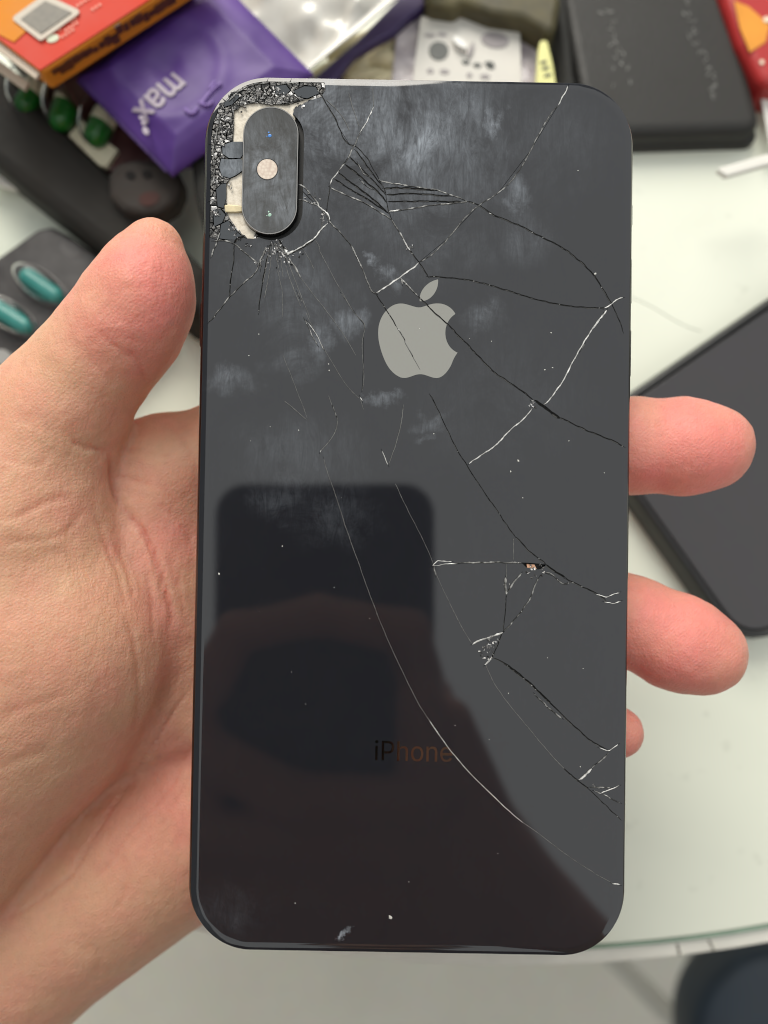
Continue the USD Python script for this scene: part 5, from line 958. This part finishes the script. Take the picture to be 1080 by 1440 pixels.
# printed clear pack
material('lilac_film', {'tc': ('texture_coordinate', {}), 'n': ('noise_texture', {'scale': 90.0, 'detail': 6.0, 'roughness': 0.65}), 'r': ('rgb_ramp', {'ramp': [(0.3, lin(150, 140, 148)), (0.5, lin(196, 188, 192)), (0.7, lin(214, 206, 206))]}), 'p': ('principled_bsdf', {'roughness': 0.25})}, [('tc.object', 'n.vector'), ('n.fac', 'r.fac'), ('r.color', 'p.base_color')])
plain('card_white', lin(206, 203, 196), 0.45, vary=0.05, scale=80); plain('card_dark', lin(72, 76, 74), 0.4, vary=0.15, scale=400); plain('card_grey', lin(146, 140, 142), 0.45, vary=0.1, scale=300); plain('yellow_label', lin(222, 220, 150), 0.5, vary=0.08, scale=200); plain('olive_clutter', lin(88, 82, 56), 0.6, vary=0.45, scale=80, bump=0.5, bscale=200)
HC = 0.012
QC = [(548, 140), (560, 20), (760, 15), (775, 140)]
g = poly_px(QC, HC); pkc = thing('clear_pack', 'clear plastic pack with a white printed card and grey dots behind the phone', 'pack', loc=centre(g))
def cz(s, t, xy): return .0030 * (meshkit.fbm(np.dstack([xy * 110, np.zeros(xy.shape[:2])]), 4, 31) - .5)
put(pkc, 'film', sheet(QC, HC - .002, 60, 50, cz), LOOKS['lilac_film'], smooth=True)
gc = [(578, 132), (592, 26), (730, 24), (733, 132)]; mark(pkc, 'card', gc, HC, LOOKS['card_white'], .0006); h5 = HC + .0006
mark(pkc, 'dark_dot', blob(617, 72, 14, 13), h5, LOOKS['card_dark']); mark(pkc, 'grey_oval', blob(696, 57, 20, 11, 8), h5, LOOKS['card_grey'])
plain('bright_foil', (0.85, 0.85, 0.82), 0.2); mark(pkc, 'foil_bit', blob(646, 66, 12, 5, 38, 8), h5, LOOKS['bright_foil'], .002); mark(pkc, 'foil_bit', blob(662, 72, 3, 11, 20, 8), h5, LOOKS['card_grey'], .0008)
for u, v, L in ((605, 50, 16), (622, 49, 14), (655, 88, 12), (671, 92, 12), (688, 90, 14), (690, 94, 12), (605, 100, 10), (625, 101, 14), (660, 106, 8), (682, 108, 14), (700, 36, 8), (716, 40, 6), (676, 32, 9), (612, 22, 16), (632, 24, 14)):
    mark(pkc, 'print_stroke', blob(u, v, L / 2, 3.2 if v > 80 else 2.2, 4, 8), h5, LOOKS['card_dark' if 86 < v < 96 and u > 650 else 'card_grey'])
g = poly_px([(752, 140), (757, 70), (760, 56), (770, 56), (778, 90), (786, 140)], .016); yl = thing('yellow_tag', 'pale yellow tag with dark print beside the black cloth strip', 'tag', loc=centre(g)); put(yl, 'tag', rounded_slab(g, .0145, .016, .0005), LOOKS['yellow_label'], smooth=30)
for u, v, L in ((764, 88, 8), (767, 96, 9), (770, 106, 9)): mark(yl, 'print_stroke', blob(u, v, L / 2 + 1, 2, -14, 8), .016, LOOKS['card_dark'])
g = poly_px([(590, -60), (600, 6), (640, 12), (650, 4), (690, 20), (735, 26), (760, 40), (780, 60), (790, 0), (770, -60)], .018); t = thing('olive_wrapper', 'dark olive crumpled wrapper at the top edge behind the printed pack', 'wrapper', loc=centre(g)); put(t, 'wrapper', rounded_slab(g, .010, .018, .002), LOOKS['olive_clutter'], smooth=40)
